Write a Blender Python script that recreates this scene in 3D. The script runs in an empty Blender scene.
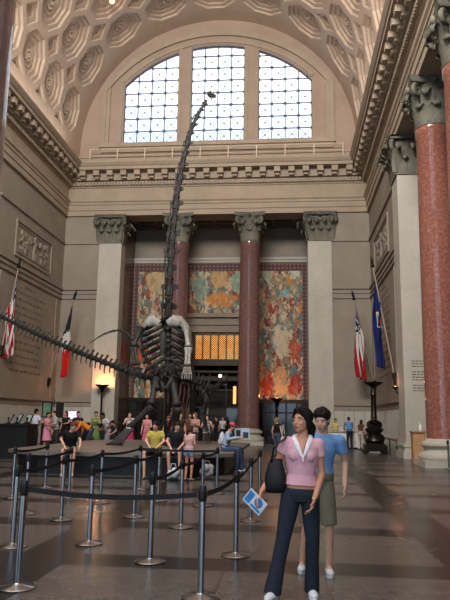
import bpy, bmesh, math, random
from mathutils import Vector, Matrix
random.seed(7)
PI = math.pi
col = bpy.context.scene.collection
V = Vector

# ------------------------------------------------------------------ helpers
def srgb(r, g, b):
    f = lambda c: (c/255/12.92) if c/255 <= .04045 else ((c/255+.055)/1.055)**2.4
    return (f(r), f(g), f(b), 1)

def frame(t, up=(0, 0, 1)):
    t = V(t).normalized(); up = V(up)
    if abs(t.dot(up)) > .98: up = V((0, 1, 0)) if abs(t.y) < .9 else V((1, 0, 0))
    s = t.cross(up).normalized(); u = s.cross(t).normalized()
    return t, s, u

class MB:
    def __init__(s): s.v = []; s.f = []; s.m = []
    def add(s, vs, fs, mi=0):
        o = len(s.v); s.v += [tuple(v) for v in vs]
        s.f += [tuple(i+o for i in f) for f in fs]; s.m += [mi]*len(fs)
        return s
    def box(s, x0, x1, y0, y1, z0, z1, M=None, mi=0):
        vs = [V((x, y, z)) for x in (x0, x1) for y in (y0, y1) for z in (z0, z1)]
        if M is not None: vs = [M @ v for v in vs]
        return s.add(vs, [(0, 1, 3, 2), (4, 6, 7, 5), (0, 4, 5, 1), (2, 3, 7, 6), (0, 2, 6, 4), (1, 5, 7, 3)], mi)
    def loft(s, rings, cap=True, closed=True, mi=0):
        n = len(rings[0]); vs = [p for r in rings for p in r]; fs = []
        for i in range(len(rings)-1):
            for j in range(n if closed else n-1):
                a = i*n+j; b = i*n+(j+1) % n
                fs.append((a, b, b+n, a+n))
        if cap and closed:
            fs.append(tuple(range(n-1, -1, -1))); fs.append(tuple((len(rings)-1)*n+j for j in range(n)))
        return s.add(vs, fs, mi)
    def tube(s, path, rad, n=8, mi=0, flat=1.0, up=(0, 0, 1)):
        path = [V(p) for p in path]
        if not hasattr(rad, '__len__'): rad = [rad]*len(path)
        rings = []
        for i, p in enumerate(path):
            t = path[min(i+1, len(path)-1)]-path[max(i-1, 0)]
            _, a, b = frame(t, up)
            rings.append([p+(a*math.cos(k*2*PI/n)+b*flat*math.sin(k*2*PI/n))*rad[i] for k in range(n)])
        return s.loft(rings, mi=mi)
    def lathe(s, prof, c=(0, 0, 0), n=24, mi=0, M=None):
        c = V(c); rings = []
        for r, z in prof:
            ring = [V((max(r, 1e-4)*math.cos(k*2*PI/n), max(r, 1e-4)*math.sin(k*2*PI/n), z)) for k in range(n)]
            rings.append([(M @ p if M else p)+c for p in ring])
        return s.loft(rings, mi=mi)
    def ell(s, c, r, n=14, m=9, R=None, mi=0):
        c = V(c); rings = []
        for i in range(m+1):
            a = -PI/2+PI*i/m; a = max(-PI/2+.02, min(PI/2-.02, a))
            ring = [V((r[0]*math.cos(a)*math.cos(k*2*PI/n), r[1]*math.cos(a)*math.sin(k*2*PI/n), r[2]*math.sin(a))) for k in range(n)]
            rings.append([(R @ p if R else p)+c for p in ring])
        return s.loft(rings, mi=mi)
    def limb(s, p0, p1, r0, r1, n=12):
        p0 = V(p0); p1 = V(p1); t, a, b = frame(p1-p0); rings = []
        seq = [(p0, r0, x) for x in (-.99, -.8, -.45)]+[(p0, r0, 0), (p1, r1, 0)]+[(p1, r1, x) for x in (.45, .8, .99)]
        for p, r, x in seq:
            q = p+t*(x*r); rr = r*math.sqrt(max(1-x*x, .0005))
            rings.append([q+(a*math.cos(k*2*PI/n)+b*math.sin(k*2*PI/n))*rr for k in range(n)])
        return s.loft(rings)
    def eloft(s, secs, side, n=16):
        side = V(side).normalized(); rings = []
        for i, (p, (a, b)) in enumerate(secs):
            p = V(p); t = (V(secs[min(i+1, len(secs)-1)][0])-V(secs[max(i-1, 0)][0])).normalized()
            sd = (side-t*side.dot(t)).normalized(); fr = t.cross(sd)
            rings.append([p+sd*a*math.cos(k*2*PI/n)+fr*b*math.sin(k*2*PI/n) for k in range(n)])
        return s.loft(rings)
    def mesh(s, name, mats, smooth=None):
        me = bpy.data.meshes.new(name); me.from_pydata(s.v, [], s.f)
        bm = bmesh.new(); bm.from_mesh(me); bmesh.ops.recalc_face_normals(bm, faces=bm.faces)
        bm.to_mesh(me); bm.free()
        for m in (mats if isinstance(mats, (list, tuple)) else [mats]): me.materials.append(m)
        for p, mi in zip(me.polygons, s.m): p.material_index = mi
        if smooth is not None:
            me.shade_smooth(); me.set_sharp_from_angle(angle=math.radians(smooth))
        return me
    def build(s, name, mats, parent=None, smooth=None, loc=None):
        o = bpy.data.objects.new(name, s.mesh(name, mats, smooth)); col.objects.link(o)
        if parent: o.parent = parent
        if loc is not None: o.location = loc
        return o
    def remesh(s, name, mat, vox, parent=None, smooth=3, loc=None):
        o = s.build(name, mat)
        r = o.modifiers.new('r', 'REMESH'); r.mode = 'VOXEL'; r.voxel_size = vox
        if smooth:
            k = o.modifiers.new('s', 'SMOOTH'); k.factor = .5; k.iterations = smooth
        dg = bpy.context.evaluated_depsgraph_get(); me = bpy.data.meshes.new_from_object(o.evaluated_get(dg))
        old = o.data; o.modifiers.clear(); o.data = me; bpy.data.meshes.remove(old)
        me.name = name; me.shade_smooth()
        if not me.materials: me.materials.append(mat)
        if parent: o.parent = parent
        if loc is not None: o.location = loc
        return o

def tag(o, label, cat, group=None, kind=None):
    o['label'] = label; o['category'] = cat
    if group: o['group'] = group
    if kind: o['kind'] = kind
    return o
def empty(name, loc, label, cat, group=None, rz=0):
    o = bpy.data.objects.new(name, None); col.objects.link(o); o.location = loc; o.rotation_euler = (0, 0, rz)
    o.empty_display_size = .2
    return tag(o, label, cat, group)
def struct(o): o['kind'] = 'structure'; return o
def copy_tree(o, parent=None):
    c = o.copy(); col.objects.link(c)
    if parent: c.parent = parent
    for ch in list(o.children): copy_tree(ch, c)
    return c
def fill2d(name, loops, y0, thick, mat, parent=None):
    """a flat plate in the XZ plane with holes; front at y0, going back by thick"""
    cu = bpy.data.curves.new('c', 'CURVE'); cu.dimensions = '2D'; cu.fill_mode = 'BOTH'; cu.extrude = thick/2
    for lp in loops:
        sp = cu.splines.new('POLY'); sp.points.add(len(lp)-1); sp.use_cyclic_u = True
        for p, (x, z) in zip(sp.points, lp): p.co = (x, z, 0, 1)
    o = bpy.data.objects.new('c', cu); col.objects.link(o)
    dg = bpy.context.evaluated_depsgraph_get(); me = bpy.data.meshes.new_from_object(o.evaluated_get(dg))
    bpy.data.objects.remove(o)
    me.transform(Matrix(((1, 0, 0, 0), (0, 0, -1, y0+thick/2), (0, 1, 0, 0), (0, 0, 0, 1))))
    bm = bmesh.new(); bm.from_mesh(me); bmesh.ops.remove_doubles(bm, verts=bm.verts, dist=1e-5)
    bmesh.ops.recalc_face_normals(bm, faces=bm.faces); bm.to_mesh(me); bm.free()
    me.materials.clear(); me.materials.append(mat); me.name = name
    r = bpy.data.objects.new(name, me); col.objects.link(r)
    if parent: r.parent = parent
    return r
def catmull(pts, n):
    pts = [V(p) for p in pts]; P = [2*pts[0]-pts[1]]+pts+[2*pts[-1]-pts[-2]]; out = []
    for i in range(n):
        x = i/(n-1)*(len(pts)-1); k = min(int(x), len(pts)-2); t = x-k
        a, b, c, d = P[k:k+4]
        out.append(.5*((2*b)+(c-a)*t+(2*a-5*b+4*c-d)*t*t+(3*b-a-3*c+d)*t**3))
    return out

# ------------------------------------------------------------------ materials
class NT:
    def __init__(s, name):
        s.m = bpy.data.materials.new(name); s.m.use_nodes = True; s.t = s.m.node_tree
        s.b = s.t.nodes['Principled BSDF']; s.out = s.t.nodes['Material Output']
    def n(s, typ, **kw):
        k = s.t.nodes.new(typ)
        for a, b in kw.items(): setattr(k, a, b)
        return k
    def l(s, a, b): s.t.links.new(a, b)
    def math(s, op, a, b=None, c=None):
        k = s.n('ShaderNodeMath', operation=op)
        for i, x in enumerate((a, b, c)):
            if x is None: continue
            if isinstance(x, (int, float)): k.inputs[i].default_value = x
            else: s.l(x, k.inputs[i])
        return k.outputs[0]
    def mix(s, fac, a, b, blend='MIX'):
        k = s.n('ShaderNodeMix', data_type='RGBA', blend_type=blend)
        for sock, x in ((k.inputs[0], fac), (k.inputs[6], a), (k.inputs[7], b)):
            if isinstance(x, (int, float, tuple)): sock.default_value = x
            else: s.l(x, sock)
        return k.outputs[2]
    def coord(s, which='Object'):
        return s.n('ShaderNodeTexCoord').outputs[which]
    def noise(s, co, scale, detail=4, rough=.6, out=0):
        k = s.n('ShaderNodeTexNoise'); k.inputs['Scale'].default_value = scale
        k.inputs['Detail'].default_value = detail; k.inputs['Roughness'].default_value = rough
        s.l(co, k.inputs['Vector']); return k.outputs[out]
    def ramp(s, fac, stops, interp='LINEAR'):
        k = s.n('ShaderNodeValToRGB'); k.color_ramp.interpolation = interp; e = k.color_ramp.elements
        while len(e) < len(stops): e.new(.5)
        for x, (p, c) in zip(e, stops): x.position = p; x.color = c
        s.l(fac, k.inputs[0]); return k.outputs[0]
    def bump(s, h, strength=.3, dist=.02):
        k = s.n('ShaderNodeBump'); k.inputs['Strength'].default_value = strength; k.inputs['Distance'].default_value = dist
        s.l(h, k.inputs['Height']); s.l(k.outputs[0], s.b.inputs['Normal'])
def setv(b, rough=.6, metal=0, spec=.5):
    b.inputs['Roughness'].default_value = rough; b.inputs['Metallic'].default_value = metal
    b.inputs['Specular IOR Level'].default_value = spec
_pc = {}
def plain(name, c, rough=.6, metal=0, spec=.4, var=.12, scale=6):
    if name in _pc: return _pc[name]
    k = NT(name); setv(k.b, rough, metal, spec)
    nz = k.noise(k.coord(), scale)
    d = tuple(x*(1-var) for x in c[:3])+(1,); u = tuple(min(1, x*(1+var)) for x in c[:3])+(1,)
    k.l(k.ramp(nz, [(.3, d), (.7, u)]), k.b.inputs['Base Color'])
    _pc[name] = k.m; return k.m
def emit(name, c, s):
    k = NT(name); e = k.n('ShaderNodeEmission'); e.inputs[0].default_value = c; e.inputs[1].default_value = s
    k.l(e.outputs[0], k.out.inputs[0]); return k.m
def stone(name, c, block=None, rough=.75, var=.10, joint=.8):
    k = NT(name); setv(k.b, rough, 0, .3); co = k.coord()
    a = k.noise(co, .8, 6, .65); b = k.noise(co, 14, 5, .7)
    f = k.math('ADD', k.math('MULTIPLY', a, .6), k.math('MULTIPLY', b, .4))
    d = tuple(x*(1-var*1.6) for x in c[:3])+(1,); u = tuple(min(1, x*(1+var)) for x in c[:3])+(1,)
    cc = k.ramp(f, [(.35, d), (.65, u)])
    k.l(cc, k.b.inputs['Base Color']); k.bump(b, .08, .01)
    return k.m
LIME = stone('limestone', srgb(164, 147, 127))
LIMEW = stone('limestone_wall', srgb(146, 135, 121))
LIMEP = stone('limestone_pale', srgb(184, 178, 164))
VAULT = stone('vault_plaster', srgb(188, 167, 148), var=.06)
CAPST = stone('capital_stone', srgb(116, 112, 98), var=.35)
DADO = stone('dado_stone', srgb(190, 184, 172), rough=.22)
JAMB = stone('brown_marble', srgb(96, 68, 56), rough=.25, var=.25)
def red_marble(name, base, lo, hi):
    k = NT(name); setv(k.b, .11, 0, .5); co = k.coord()
    a = k.noise(co, 9, 8, .75); b = k.noise(co, 1.2, 4, .6)
    vo = k.n('ShaderNodeTexVoronoi'); vo.inputs['Scale'].default_value = 16; k.l(co, vo.inputs['Vector'])
    c1 = k.ramp(a, [(.35, lo), (.55, base), (.72, hi)])
    c2 = k.mix(k.math('MULTIPLY', b, .5), c1, base)
    k.l(c2, k.b.inputs['Base Color']); return k.m
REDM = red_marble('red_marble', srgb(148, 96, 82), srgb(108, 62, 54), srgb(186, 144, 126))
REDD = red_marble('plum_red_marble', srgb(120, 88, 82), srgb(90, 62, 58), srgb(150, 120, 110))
BRONZE = plain('dark_bronze', srgb(52, 44, 36), .35, .8)
DARKM = plain('dark_metal', srgb(34, 32, 31), .4, .7)
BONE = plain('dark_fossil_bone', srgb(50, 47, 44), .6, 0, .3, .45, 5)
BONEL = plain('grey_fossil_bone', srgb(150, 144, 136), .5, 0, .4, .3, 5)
CHROME = plain('brushed_chrome', srgb(158, 160, 166), .2, 1, .5, .05)
BLACK = plain('black_plastic', srgb(20, 20, 22), .45)
BELT = plain('black_webbing', srgb(16, 16, 18), .8)
SKINS = {'light': plain('skin_light', srgb(214, 164, 138), .5, 0, .4, .04), 'tan': plain('skin_tan', srgb(190, 132, 104), .5, 0, .4, .04),
         'brown': plain('skin_brown', srgb(120, 80, 60), .5, 0, .4, .04)}
_cl = {}
def cloth(r, g, b, rough=.85):
    k = (r, g, b)
    if k not in _cl: _cl[k] = plain('cloth_%d_%d_%d' % k, srgb(r, g, b), rough, 0, .2, .1, 9)
    return _cl[k]
# ------------------------------------------------------------------ the hall
D, HW, Y0 = 40.85, 10.2, 4.3          # back wall, half width, rear wall
RD = 44.9                             # back of the niche
EB = 15.03                            # underside of the entablature

# floor: polished grey stone slabs framed by darker bands
def floor_mat():
    k = NT('polished_floor'); co = k.coord(); setv(k.b, .2, 0, .32)
    sx = k.n('ShaderNodeSeparateXYZ'); k.l(co, sx.inputs[0])
    def band(x, off, per, w):
        f = k.math('FRACT', k.math('DIVIDE', k.math('SUBTRACT', x, off-per*40), per))
        return k.math('LESS_THAN', f, w/per)
    bx = band(sx.outputs[0], 1.82, 4.9, .66); by = band(sx.outputs[1], 7.2, 2.45, .62)
    jx = band(sx.outputs[0], 1.80, 2.45, .03); jy = band(sx.outputs[1], 7.2, 2.45, .03)
    bnd = k.math('MAXIMUM', bx, by); j = k.math('MAXIMUM', jx, jy)
    a = k.noise(co, 5, 6, .7); b = k.noise(co, 40, 3, .7); c = k.noise(co, .5, 3, .5)
    f = k.math('ADD', k.math('MULTIPLY', a, .5), k.math('MULTIPLY', b, .5))
    field = k.ramp(f, [(.35, srgb(68, 63, 60)), (.65, srgb(104, 97, 91))])
    dark = k.ramp(f, [(.35, srgb(24, 23, 23)), (.65, srgb(40, 38, 37))])
    m = k.mix(bnd, field, dark); m = k.mix(k.math('MULTIPLY', j, .6), m, srgb(44, 40, 38))
    k.l(m, k.b.inputs['Base Color'])
    k.l(k.math('ADD', k.math('MULTIPLY', c, .16), .17), k.b.inputs['Roughness'])
    return k.m
fl = MB(); fl.box(-15, 15, -3, 47, -.3, 0)
struct(fl.build('floor', floor_mat()))

# walls ---------------------------------------------------------------
w = MB()
w.box(-HW-.6, -7.75, D, RD+.4, 0, EB+3.4)
w.box(7.75, HW+.6, D, RD+.4, 0, EB+3.4)
w.box(-7.75, -6.3, D, D+.9, 0, EB); w.box(6.3, 7.75, D, D+.9, 0, EB)
w.box(-7.75, 7.75, D, D+1.0, EB+.02, EB+3.4)
wall_back = struct(w.build('wall_back', LIMEW))
# niche: brown marble sides, back wall with the doorway opening, dim soffit
n = MB(); n.box(-7.75, -6.3, D+.9, RD+.4, 0, EB+.8); n.box(6.3, 7.75, D+.9, RD+.4, 0, EB+.8)
n.build('niche_jamb', JAMB, wall_back)
n = MB()
n.box(-6.3, -1.9, RD, RD+.4, 0, EB+.5); n.box(1.9, 6.3, RD, RD+.4, 0, EB+.5); n.box(-1.9, 1.9, RD, RD+.4, 7.6, EB+.5)
n.build('niche_back', LIMEW, wall_back)
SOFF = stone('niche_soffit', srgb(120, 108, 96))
n = MB(); n.box(-6.3, 6.3, D+1.0, RD, EB+.45, EB+.8)
for i in range(9): n.box(-6.0+i*1.4, -5.75+i*1.4, D+1.0, RD, EB+.2, EB+.45)
for j in range(3): n.box(-6.3, 6.3, D+1.3+j*1.2, D+1.5+j*1.2, EB+.2, EB+.45)
n.build('niche_soffit', SOFF, wall_back)
n = MB(); n.box(-6.3, 6.3, RD-.18, RD, 12.88, 13.06); n.box(-6.3, 6.3, RD-.1, RD, 12.7, 12.88)
n.build('niche_moulding', LIMEP, wall_back)

def side_wall(s, name):
    w = MB()
    a, b = sorted((s*HW, s*(HW+.7)))
    w.box(a, b, 29.5, D+.1, 0, EB); w.box(a, b, Y0-4.5, 15.4, 0, EB); w.box(a, b, Y0-4.5, D+.1, EB+.02, EB+3.4)
    o = struct(w.build(name, LIMEW))
    r = MB()
    a, b = sorted((s*(HW+.7), s*(HW+4.3)))
    r.box(a, b, 29.5, 30.2, 0, EB+.4); r.box(a, b, 14.7, 15.4, 0, EB+.4)
    a2, b2 = sorted((s*(HW+4.0), s*(HW+4.3))); r.box(a2, b2, 14.7, 30.2, 0, EB+.4)
    r.box(a, b, 14.7, 30.2, EB+.4, EB+.6)
    r.build('niche_shell', LIMEW, o)
    return o
wall_left = side_wall(-1, 'wall_left'); wall_right = side_wall(1, 'wall_right')

# rear wall behind the camera: colonnade opening and a lunette like the far one
def arch(x, r, zc): return zc+math.sqrt(max(r*r-x*x, 0))
def arcpts(x0, x1, r, zc, n=16): return [(x0+(x1-x0)*i/n, arch(x0+(x1-x0)*i/n, r, zc)) for i in range(n+1)]
VZ, VR = 19.95, 9.5
AZ, AR = 18.64, 8.96
WIN = [(-6.55, -2.72), (-1.80, 1.93), (2.92, 6.58)]
SILL = 20.32
LUNM = stone('limestone_warm', srgb(164, 142, 126))
def lunette(name, y, th):
    outer = [(-VR-.75, 18.3), (VR+.75, 18.3), (VR+.75, VZ)]+[((VR+.75)*math.cos(PI*i/40), VZ+(VR+.75)*math.sin(PI*i/40)) for i in range(1, 40)]+[(-VR-.75, VZ)]
    loops = [outer]
    for a, b in WIN:
        loops.append([(a, SILL), (b, SILL)]+arcpts(b, a, AR, AZ))
    return struct(fill2d(name, loops, y, th, LUNM))
lun = lunette('wall_back_lunette', D, .55)
rear = struct(fill2d('wall_rear', [[(-HW-.6, 0), (-6.3, 0), (-6.3, EB), (6.3, EB), (6.3, 0), (HW+.6, 0), (HW+.6, 18.3), (-HW-.6, 18.3)]], Y0-.5, .5, LIMEW))
lunette('wall_rear_lunette', Y0-.5, .5)

# arch frame round the lunette windows
fr = MB()
def archband(mb, r0, r1, xs, y0, y1, zc=AZ, n=36, zlow=None):
    a0 = math.asin(min(1, xs/r1)) ; rings = []
    for i in range(n+1):
        t = -a0+2*a0*i/n
        rings.append([V((r*math.sin(t), y, zc+r*math.cos(t))) for r, y in ((r0, y1), (r0, y0), (r1, y0), (r1, y1))])
    mb.loft(rings)
archband(fr, 9.02, 9.25, 6.72, D-.10, D); archband(fr, 9.55, 9.9, 8.04, D-.18, D); archband(fr, 9.9, 10.0, 8.06, D-.1, D)
for s in (-1, 1):
    for a, b, dz in ((7.5, 7.752, .13), (7.748, 8.055, .19), (6.62, 6.8, .085)):
        x0, x1 = sorted((s*a, s*b)); fr.box(x0, x1, D-dz, D, 20.1, 24.5 if a > 7 else 24.9)
for a, b in ((-2.66, -2.5), (-2.02, -1.86), (1.99, 2.15), (2.7, 2.86)):
    fr.box(a, b, D-.08, D, 20.2, 27.3)
fr.box(-8.1, 8.1, D-.25, D, 19.95, 20.25); fr.box(-8.0, 8.0, D-.12, D, 19.6, 19.95)
fr.build('lunette_frame', LIME, lun, 40)
at = MB(); at.box(-9.5, 9.5, D-.35, D, 18.5, 19.1); at.box(-9.5, 9.5, D-.42, D, 19.1, 19.3)
struct(at.build('trim_4', LIME))

# windows -------------------------------------------------------------
LEAD = plain('window_lead', srgb(70, 80, 104), .6, 0)
def glass_mat():
    k = NT('window_glass'); g = k.n('ShaderNodeBsdfGlossy'); g.inputs['Roughness'].default_value = .05
    t = k.n('ShaderNodeBsdfTransparent'); t.inputs[0].default_value = (.92, .93, .95, 1)
    mx = k.n('ShaderNodeMixShader'); mx.inputs[0].default_value = .05
    k.l(t.outputs[0], mx.inputs[1]); k.l(g.outputs[0], mx.inputs[2]); k.l(mx.outputs[0], k.out.inputs[0]); return k.m
GLASS = glass_mat()
for wi, (a, b) in enumerate(WIN):
    y = D+.32; st = (b-a)/4; f = MB()
    f.box(a, b, y-.05, y+.05, SILL, SILL+.08)
    for i in range(5):
        x = a+i*st; zt = arch(x, AR, AZ); h = .075 if 0 < i < 4 else .10
        f.box(x-h/2, x+h/2, y-.03, y+.03, SILL, zt)
    k = 1
    while SILL+k*st < arch(0 if a < 0 < b else min(abs(a), abs(b)), AR, AZ):
        z = SILL+k*st; xm = math.sqrt(AR**2-(z-AZ)**2)
        f.box(max(a, -xm), min(b, xm), y-.03, y+.03, z-.036, z+.036)
        for i in range(5):
            x = a+i*st
            if abs(x) < xm:
                f.lathe([(0, -.03), (.1, -.03), (.1, .03), (0, .03)], (x, y-.02, z), 8, M=Matrix.Rotation(PI/2, 3, 'X'))
        k += 1
    for i in range(4):
        for j in range(9):
            x0, x1 = a+i*st, a+(i+1)*st; z0 = SILL+j*st; z1 = z0+st
            if z1 < min(arch(x0, AR, AZ), arch(x1, AR, AZ))+.1:
                f.tube([(x0, y, z0), (x1, y, z1)], .02, 4); f.tube([(x0, y, z1), (x1, y, z0)], .02, 4)
                f.lathe([(0, -.02), (.06, -.02), (.06, .02), (0, .02)], ((x0+x1)/2, y, (z0+z1)/2), 6, M=Matrix.Rotation(PI/2, 3, 'X'))
    rim = arcpts(a, b, AR-.03, AZ); f.tube([(x, y, z) for x, z in rim], .05, 4)
    o = struct(f.build('window_%d' % (wi+1), LEAD))
    fill2d('pane', [[(a, SILL), (b, SILL)]+arcpts(b, a, AR, AZ)], y+.06, .02, GLASS, o)

# thin guard rail on the ledge under the windows
rl = MB(); posts = MB()
ra = empty('guard_rail', (0, 40.2, 18.6), 'thin pale metal guard rail running along the ledge under the arched windows', 'railing')
PALEM = plain('pale_rail', srgb(206, 190, 168), .5, .2)
rl.tube([(-8.6, 0, 1.0), (8.6, 0, 1.0)], .035, 6); rl.tube([(-8.6, 0, .55), (8.6, 0, .55)], .02, 6)
rl.build('rail', PALEM, ra)
pm = MB().tube([(0, 0, 0), (0, 0, 1.02)], .04, 6).mesh('post', PALEM)
for i in range(10):
    p = bpy.data.objects.new('post', pm); col.objects.link(p); p.parent = ra; p.location = (-8.55+i*1.9, 0, 0)

# entablature swept round three sides --------------------------------
def sweep(prof, name, mat, sm=None):
    rings = []
    for o, z in prof: rings.append([V((-HW+o, Y0, z)), V((-HW+o, D-o, z)), V((HW-o, D-o, z)), V((HW-o, Y0, z))])
    m = MB(); m.loft(rings, closed=False); return struct(m.build(name, mat, None, sm))
sweep([(-1.3, EB), (.15, EB), (.15, 15.36), (.21, 15.4), (.21, 15.74), (.27, 15.78), (.27, 15.9), (.36, 16.0), (.36, 16.1), (.12, 16.16), (.12, 16.98), (.2, 17.02), (.2, 17.1), (-.3, 17.1)], 'trim_1', LIME)
sweep([(0, 17.1), (.26, 17.1), (.26, 17.4), (.5, 17.44), (.5, 17.98), (1.1, 17.98), (1.1, 18.2), (1.16, 18.22), (1.3, 18.42), (1.3, 18.52), (.5, 18.62), (-.3, 18.62)], 'trim_2', LIME)
dm = MB()
def around(sp, fn):
    k = int(20.2/sp)
    for i in range(k): fn('b', -HW+.35+(2*HW-.7)*i/(k-1))
    k = int((D-Y0)/sp)
    for i in range(k):
        y = D-.5-i*sp; fn('l', y); fn('r', y)
def blk(o0, o1, z0, z1, hw):
    def fn(side, t):
        if side == 'b': dm.box(t-hw, t+hw, D-o1, D-o0, z0, z1)
        elif side == 'l': dm.box(-HW+o0, -HW+o1, t-hw, t+hw, z0, z1)
        else: dm.box(HW-o1, HW-o0, t-hw, t+hw, z0, z1)
    return fn
around(.22, blk(.2, .42, 17.12, 17.36, .065))
around(.88, blk(.4, 1.0, 17.62, 17.96, .2)); around(.88, blk(.4, .75, 17.46, 17.64, .16))
struct(dm.build('trim_3', LIME))

# string courses, dado and panels of the side walls and the flanking bays
def course(mb, z0, z1, o):
    for a, b in ((-HW, -7.75), (7.75, HW)): mb.box(a, b, D-o, D, z0, z1)
    mb.box(-HW, -HW+o, 30.95, D, z0, z1); mb.box(HW-o, HW, 30.95, D, z0, z1)
c = MB()
course(c, 13.06, 13.2, .1); course(c, 9.9, 10.06, .12); course(c, 9.62, 9.78, .07); course(c, 9.28, 9.4, .1)
course(c, 2.5, 2.62, .1); course(c, 2.2, 2.28, .07)
struct(c.build('trim_5', LIMEW))
c = MB(); course(c, 0, .35, .1)
struct(c.build('baseboard_back', DADO))
dd = MB()
for a, b in ((-HW, -7.75), (7.75, HW)):
    nn = 4; wd = (b-a)/nn
    for i in range(nn): dd.box(a+i*wd+.015, a+(i+1)*wd-.015, D-.05, D, .36, 2.18)
for s in (-1, 1):
    for i in range(12):
        y = 31+i*.82; x0, x1 = sorted((s*HW, s*(HW-.05))); dd.box(x0, x1, y+.015, y+.805, .36, 2.18)
struct(dd.build('trim_6', DADO))

def relief_panel(s, parent):
    """carved relief and the long carved text below it on a side wall"""
    def P(o, y, z): return (s*(HW-o), y, z)
    m = MB()
    def bx(o, y0, y1, z0, z1):
        a, b = sorted((s*HW, s*(HW-o))); m.box(a, b, y0, y1, z0, z1)
    bx(.08, 33.1, 38.6, 12.35, 12.5); bx(.08, 33.1, 38.6, 10.35, 10.5); bx(.08, 33.1, 33.25, 10.5, 12.35); bx(.08, 38.45, 38.6, 10.5, 12.35)
    bx(.05, 33.45, 38.25, 10.62, 10.68); bx(.05, 33.45, 38.25, 12.16, 12.22)
    bx(.06, 31.6, 31.75, 2.7, 9.2); bx(.06, 39.9, 40.05, 2.7, 9.2)
    rr = random.Random(3)
    # low relief: a standing figure between scrolls and foliage
    m.ell(P(0, 35.85, 12.0), (.1, .13, .16)); m.ell(P(0, 35.85, 11.5), (.12, .24, .42)); m.ell(P(0, 35.75, 10.98), (.1, .14, .42)); m.ell(P(0, 35.98, 10.98), (.1, .13, .4))
    for k in (-1, 1):
        m.tube([P(.03, 35.85+k*.2, 11.75), P(.05, 35.85+k*.6, 11.6), P(.05, 35.85+k*.8, 11.9)], .07, 6)
        for j in range(12):
            m.ell(P(0, 35.85+k*rr.uniform(.8, 2.2), rr.uniform(10.8, 12.0)), (.07, rr.uniform(.1, .3), rr.uniform(.08, .25)), 8, 6)
        m.tube([P(.03, 35.85+k*(1.4+.5*math.cos(t*.5)*(1-t*.05)), 11.4+.45*math.sin(t*.5)*(1-t*.05)) for t in range(14)], .05, 5)
    m.build('relief_panel', LIMEW, parent, 50)
    t = MB(); y = 0
    for j in range(13):
        z = 8.8-j*.4; x = 33.6+rr.uniform(0, .2); end = 38.1-rr.uniform(0, .5)
        if j == 0: x, end = 35, 36.6
        while x < end:
            L = rr.uniform(.2, .55); e = min(x+L, end)
            for q in range(max(1, int((e-x)/.09))):
                hh = rr.choice((.10, .10, .15)); yy = x+q*.09
                a, b = sorted((s*HW, s*(HW-.012))); t.box(a, b, yy, yy+.03, z, z+hh)
                if q % 2: t.box(a, b, yy, yy+.085, z+rr.choice((0, .04, .08)), z+.025+rr.choice((0, .04, .08)))
            x = e+.13
    t.build('carved_text', INK, parent)
INK = plain('carved_letter_shadow', srgb(98, 84, 72), .9)
relief_panel(-1, wall_left); relief_panel(1, wall_right)
jt = MB(); rr = random.Random(9)           # metal letters on the jamb of the right niche
for j in range(12):
    z = 4.25-j*.12; x = 10.45
    if j in (3, 8): continue
    while x < 11.5:
        L = rr.uniform(.08, .2); jt.box(x, min(x+L, 11.55), 29.396, 29.412, z, z+.04); x += L+.04
jt.build('wall_lettering', INK, wall_right)

# coffered barrel vault ------------------------------------------------
def vault():
    m = MB(); PY = 3.15; NA = 9
    def pt(u, y, d):   # u in degrees
        a = math.radians(u); r = VR+d
        return V((r*math.cos(a), y, VZ+r*math.sin(a)))
    h, R = .25, .42
    def octo(r): return [(r*math.cos(PI/8+k*PI/4)/math.cos(PI/8), r*math.sin(PI/8+k*PI/4)/math.cos(PI/8)) for k in range(8)]
    rings = [(.42, 0), (.42, .16), (.345, .16), (.345, .30), (.265, .30), (.265, .42), (.20, .42), (.18, .36), (.16, .42)]
    t = R*math.tan(PI/8)
    for ia in range(NA):
        for iy in range(11):
            uc = 10+20*ia; yc = 38.15-iy*PY
            def mp(x, y, d): return pt(uc+x*20, yc+y*PY, d)
            m.loft([[mp(x, y, d) for x, y in octo(r)] for r, d in rings], cap=False)
            last = [mp(x, y, .42) for x, y in octo(.16)]; m.add(last, [tuple(range(8))])
            for k in range(10):      # rosette petals
                q = k*2*PI/10; m.ell(mp(.085*math.cos(q), .085*math.sin(q)*20*PI/180*VR/PY, .38), (.11, .11, .11), 6, 4)
            m.ell(mp(0, 0, .36), (.16, .16, .16), 8, 5)
            for sx in (1, -1):
                for sy in (1, -1):
                    g = lambda x, y, d=0: mp(sx*x, sy*y, d); edge = (iy == 0 and sy > 0) or (iy == 10 and sy < 0)
                    e = .5-h
                    m.add([g(R, 0), g(.5, 0), g(.5, e), g(R, t)], [(0, 1, 2, 3)])
                    m.add([g(0, R), g(t, R), g(e, .5), g(0, .5)], [(0, 1, 2, 3)])
                    m.add([g(R, t), g(.5, e), g(e, .5), g(t, R)], [(0, 1, 2, 3)])
                    if edge: m.add([g(.5, e), g(.5, .5), g(e, .5)], [(0, 1, 2)])
                    else:
                        i2 = .5-h*.55
                        m.add([g(.5, e), g(e, .5), g(.5, e, .16), g(e, .5, .16), g(.5, i2, .16), g(i2, .5, .16), g(.5, i2, .3), g(i2, .5, .3), g(.5, .5, .3)],
                              [(0, 1, 3, 2), (2, 3, 5, 4), (4, 5, 7, 6), (6, 7, 8)])
    # plain bands at both ends and short upright walls under the springing
    for y0, y1 in ((38.15+PY/2, D+.1), (3.7, 38.15-10.5*PY)):
        N = 36; m.loft([[pt(180*i/N, y0, 0), pt(180*i/N, y1, 0)] for i in range(N+1)], cap=False, closed=False)
    return m
v = vault()
v.box(-VR-.5, -VR, Y0-.6, D, 18.4, VZ); v.box(VR, VR+.5, Y0-.6, D, 18.4, VZ)
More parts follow.
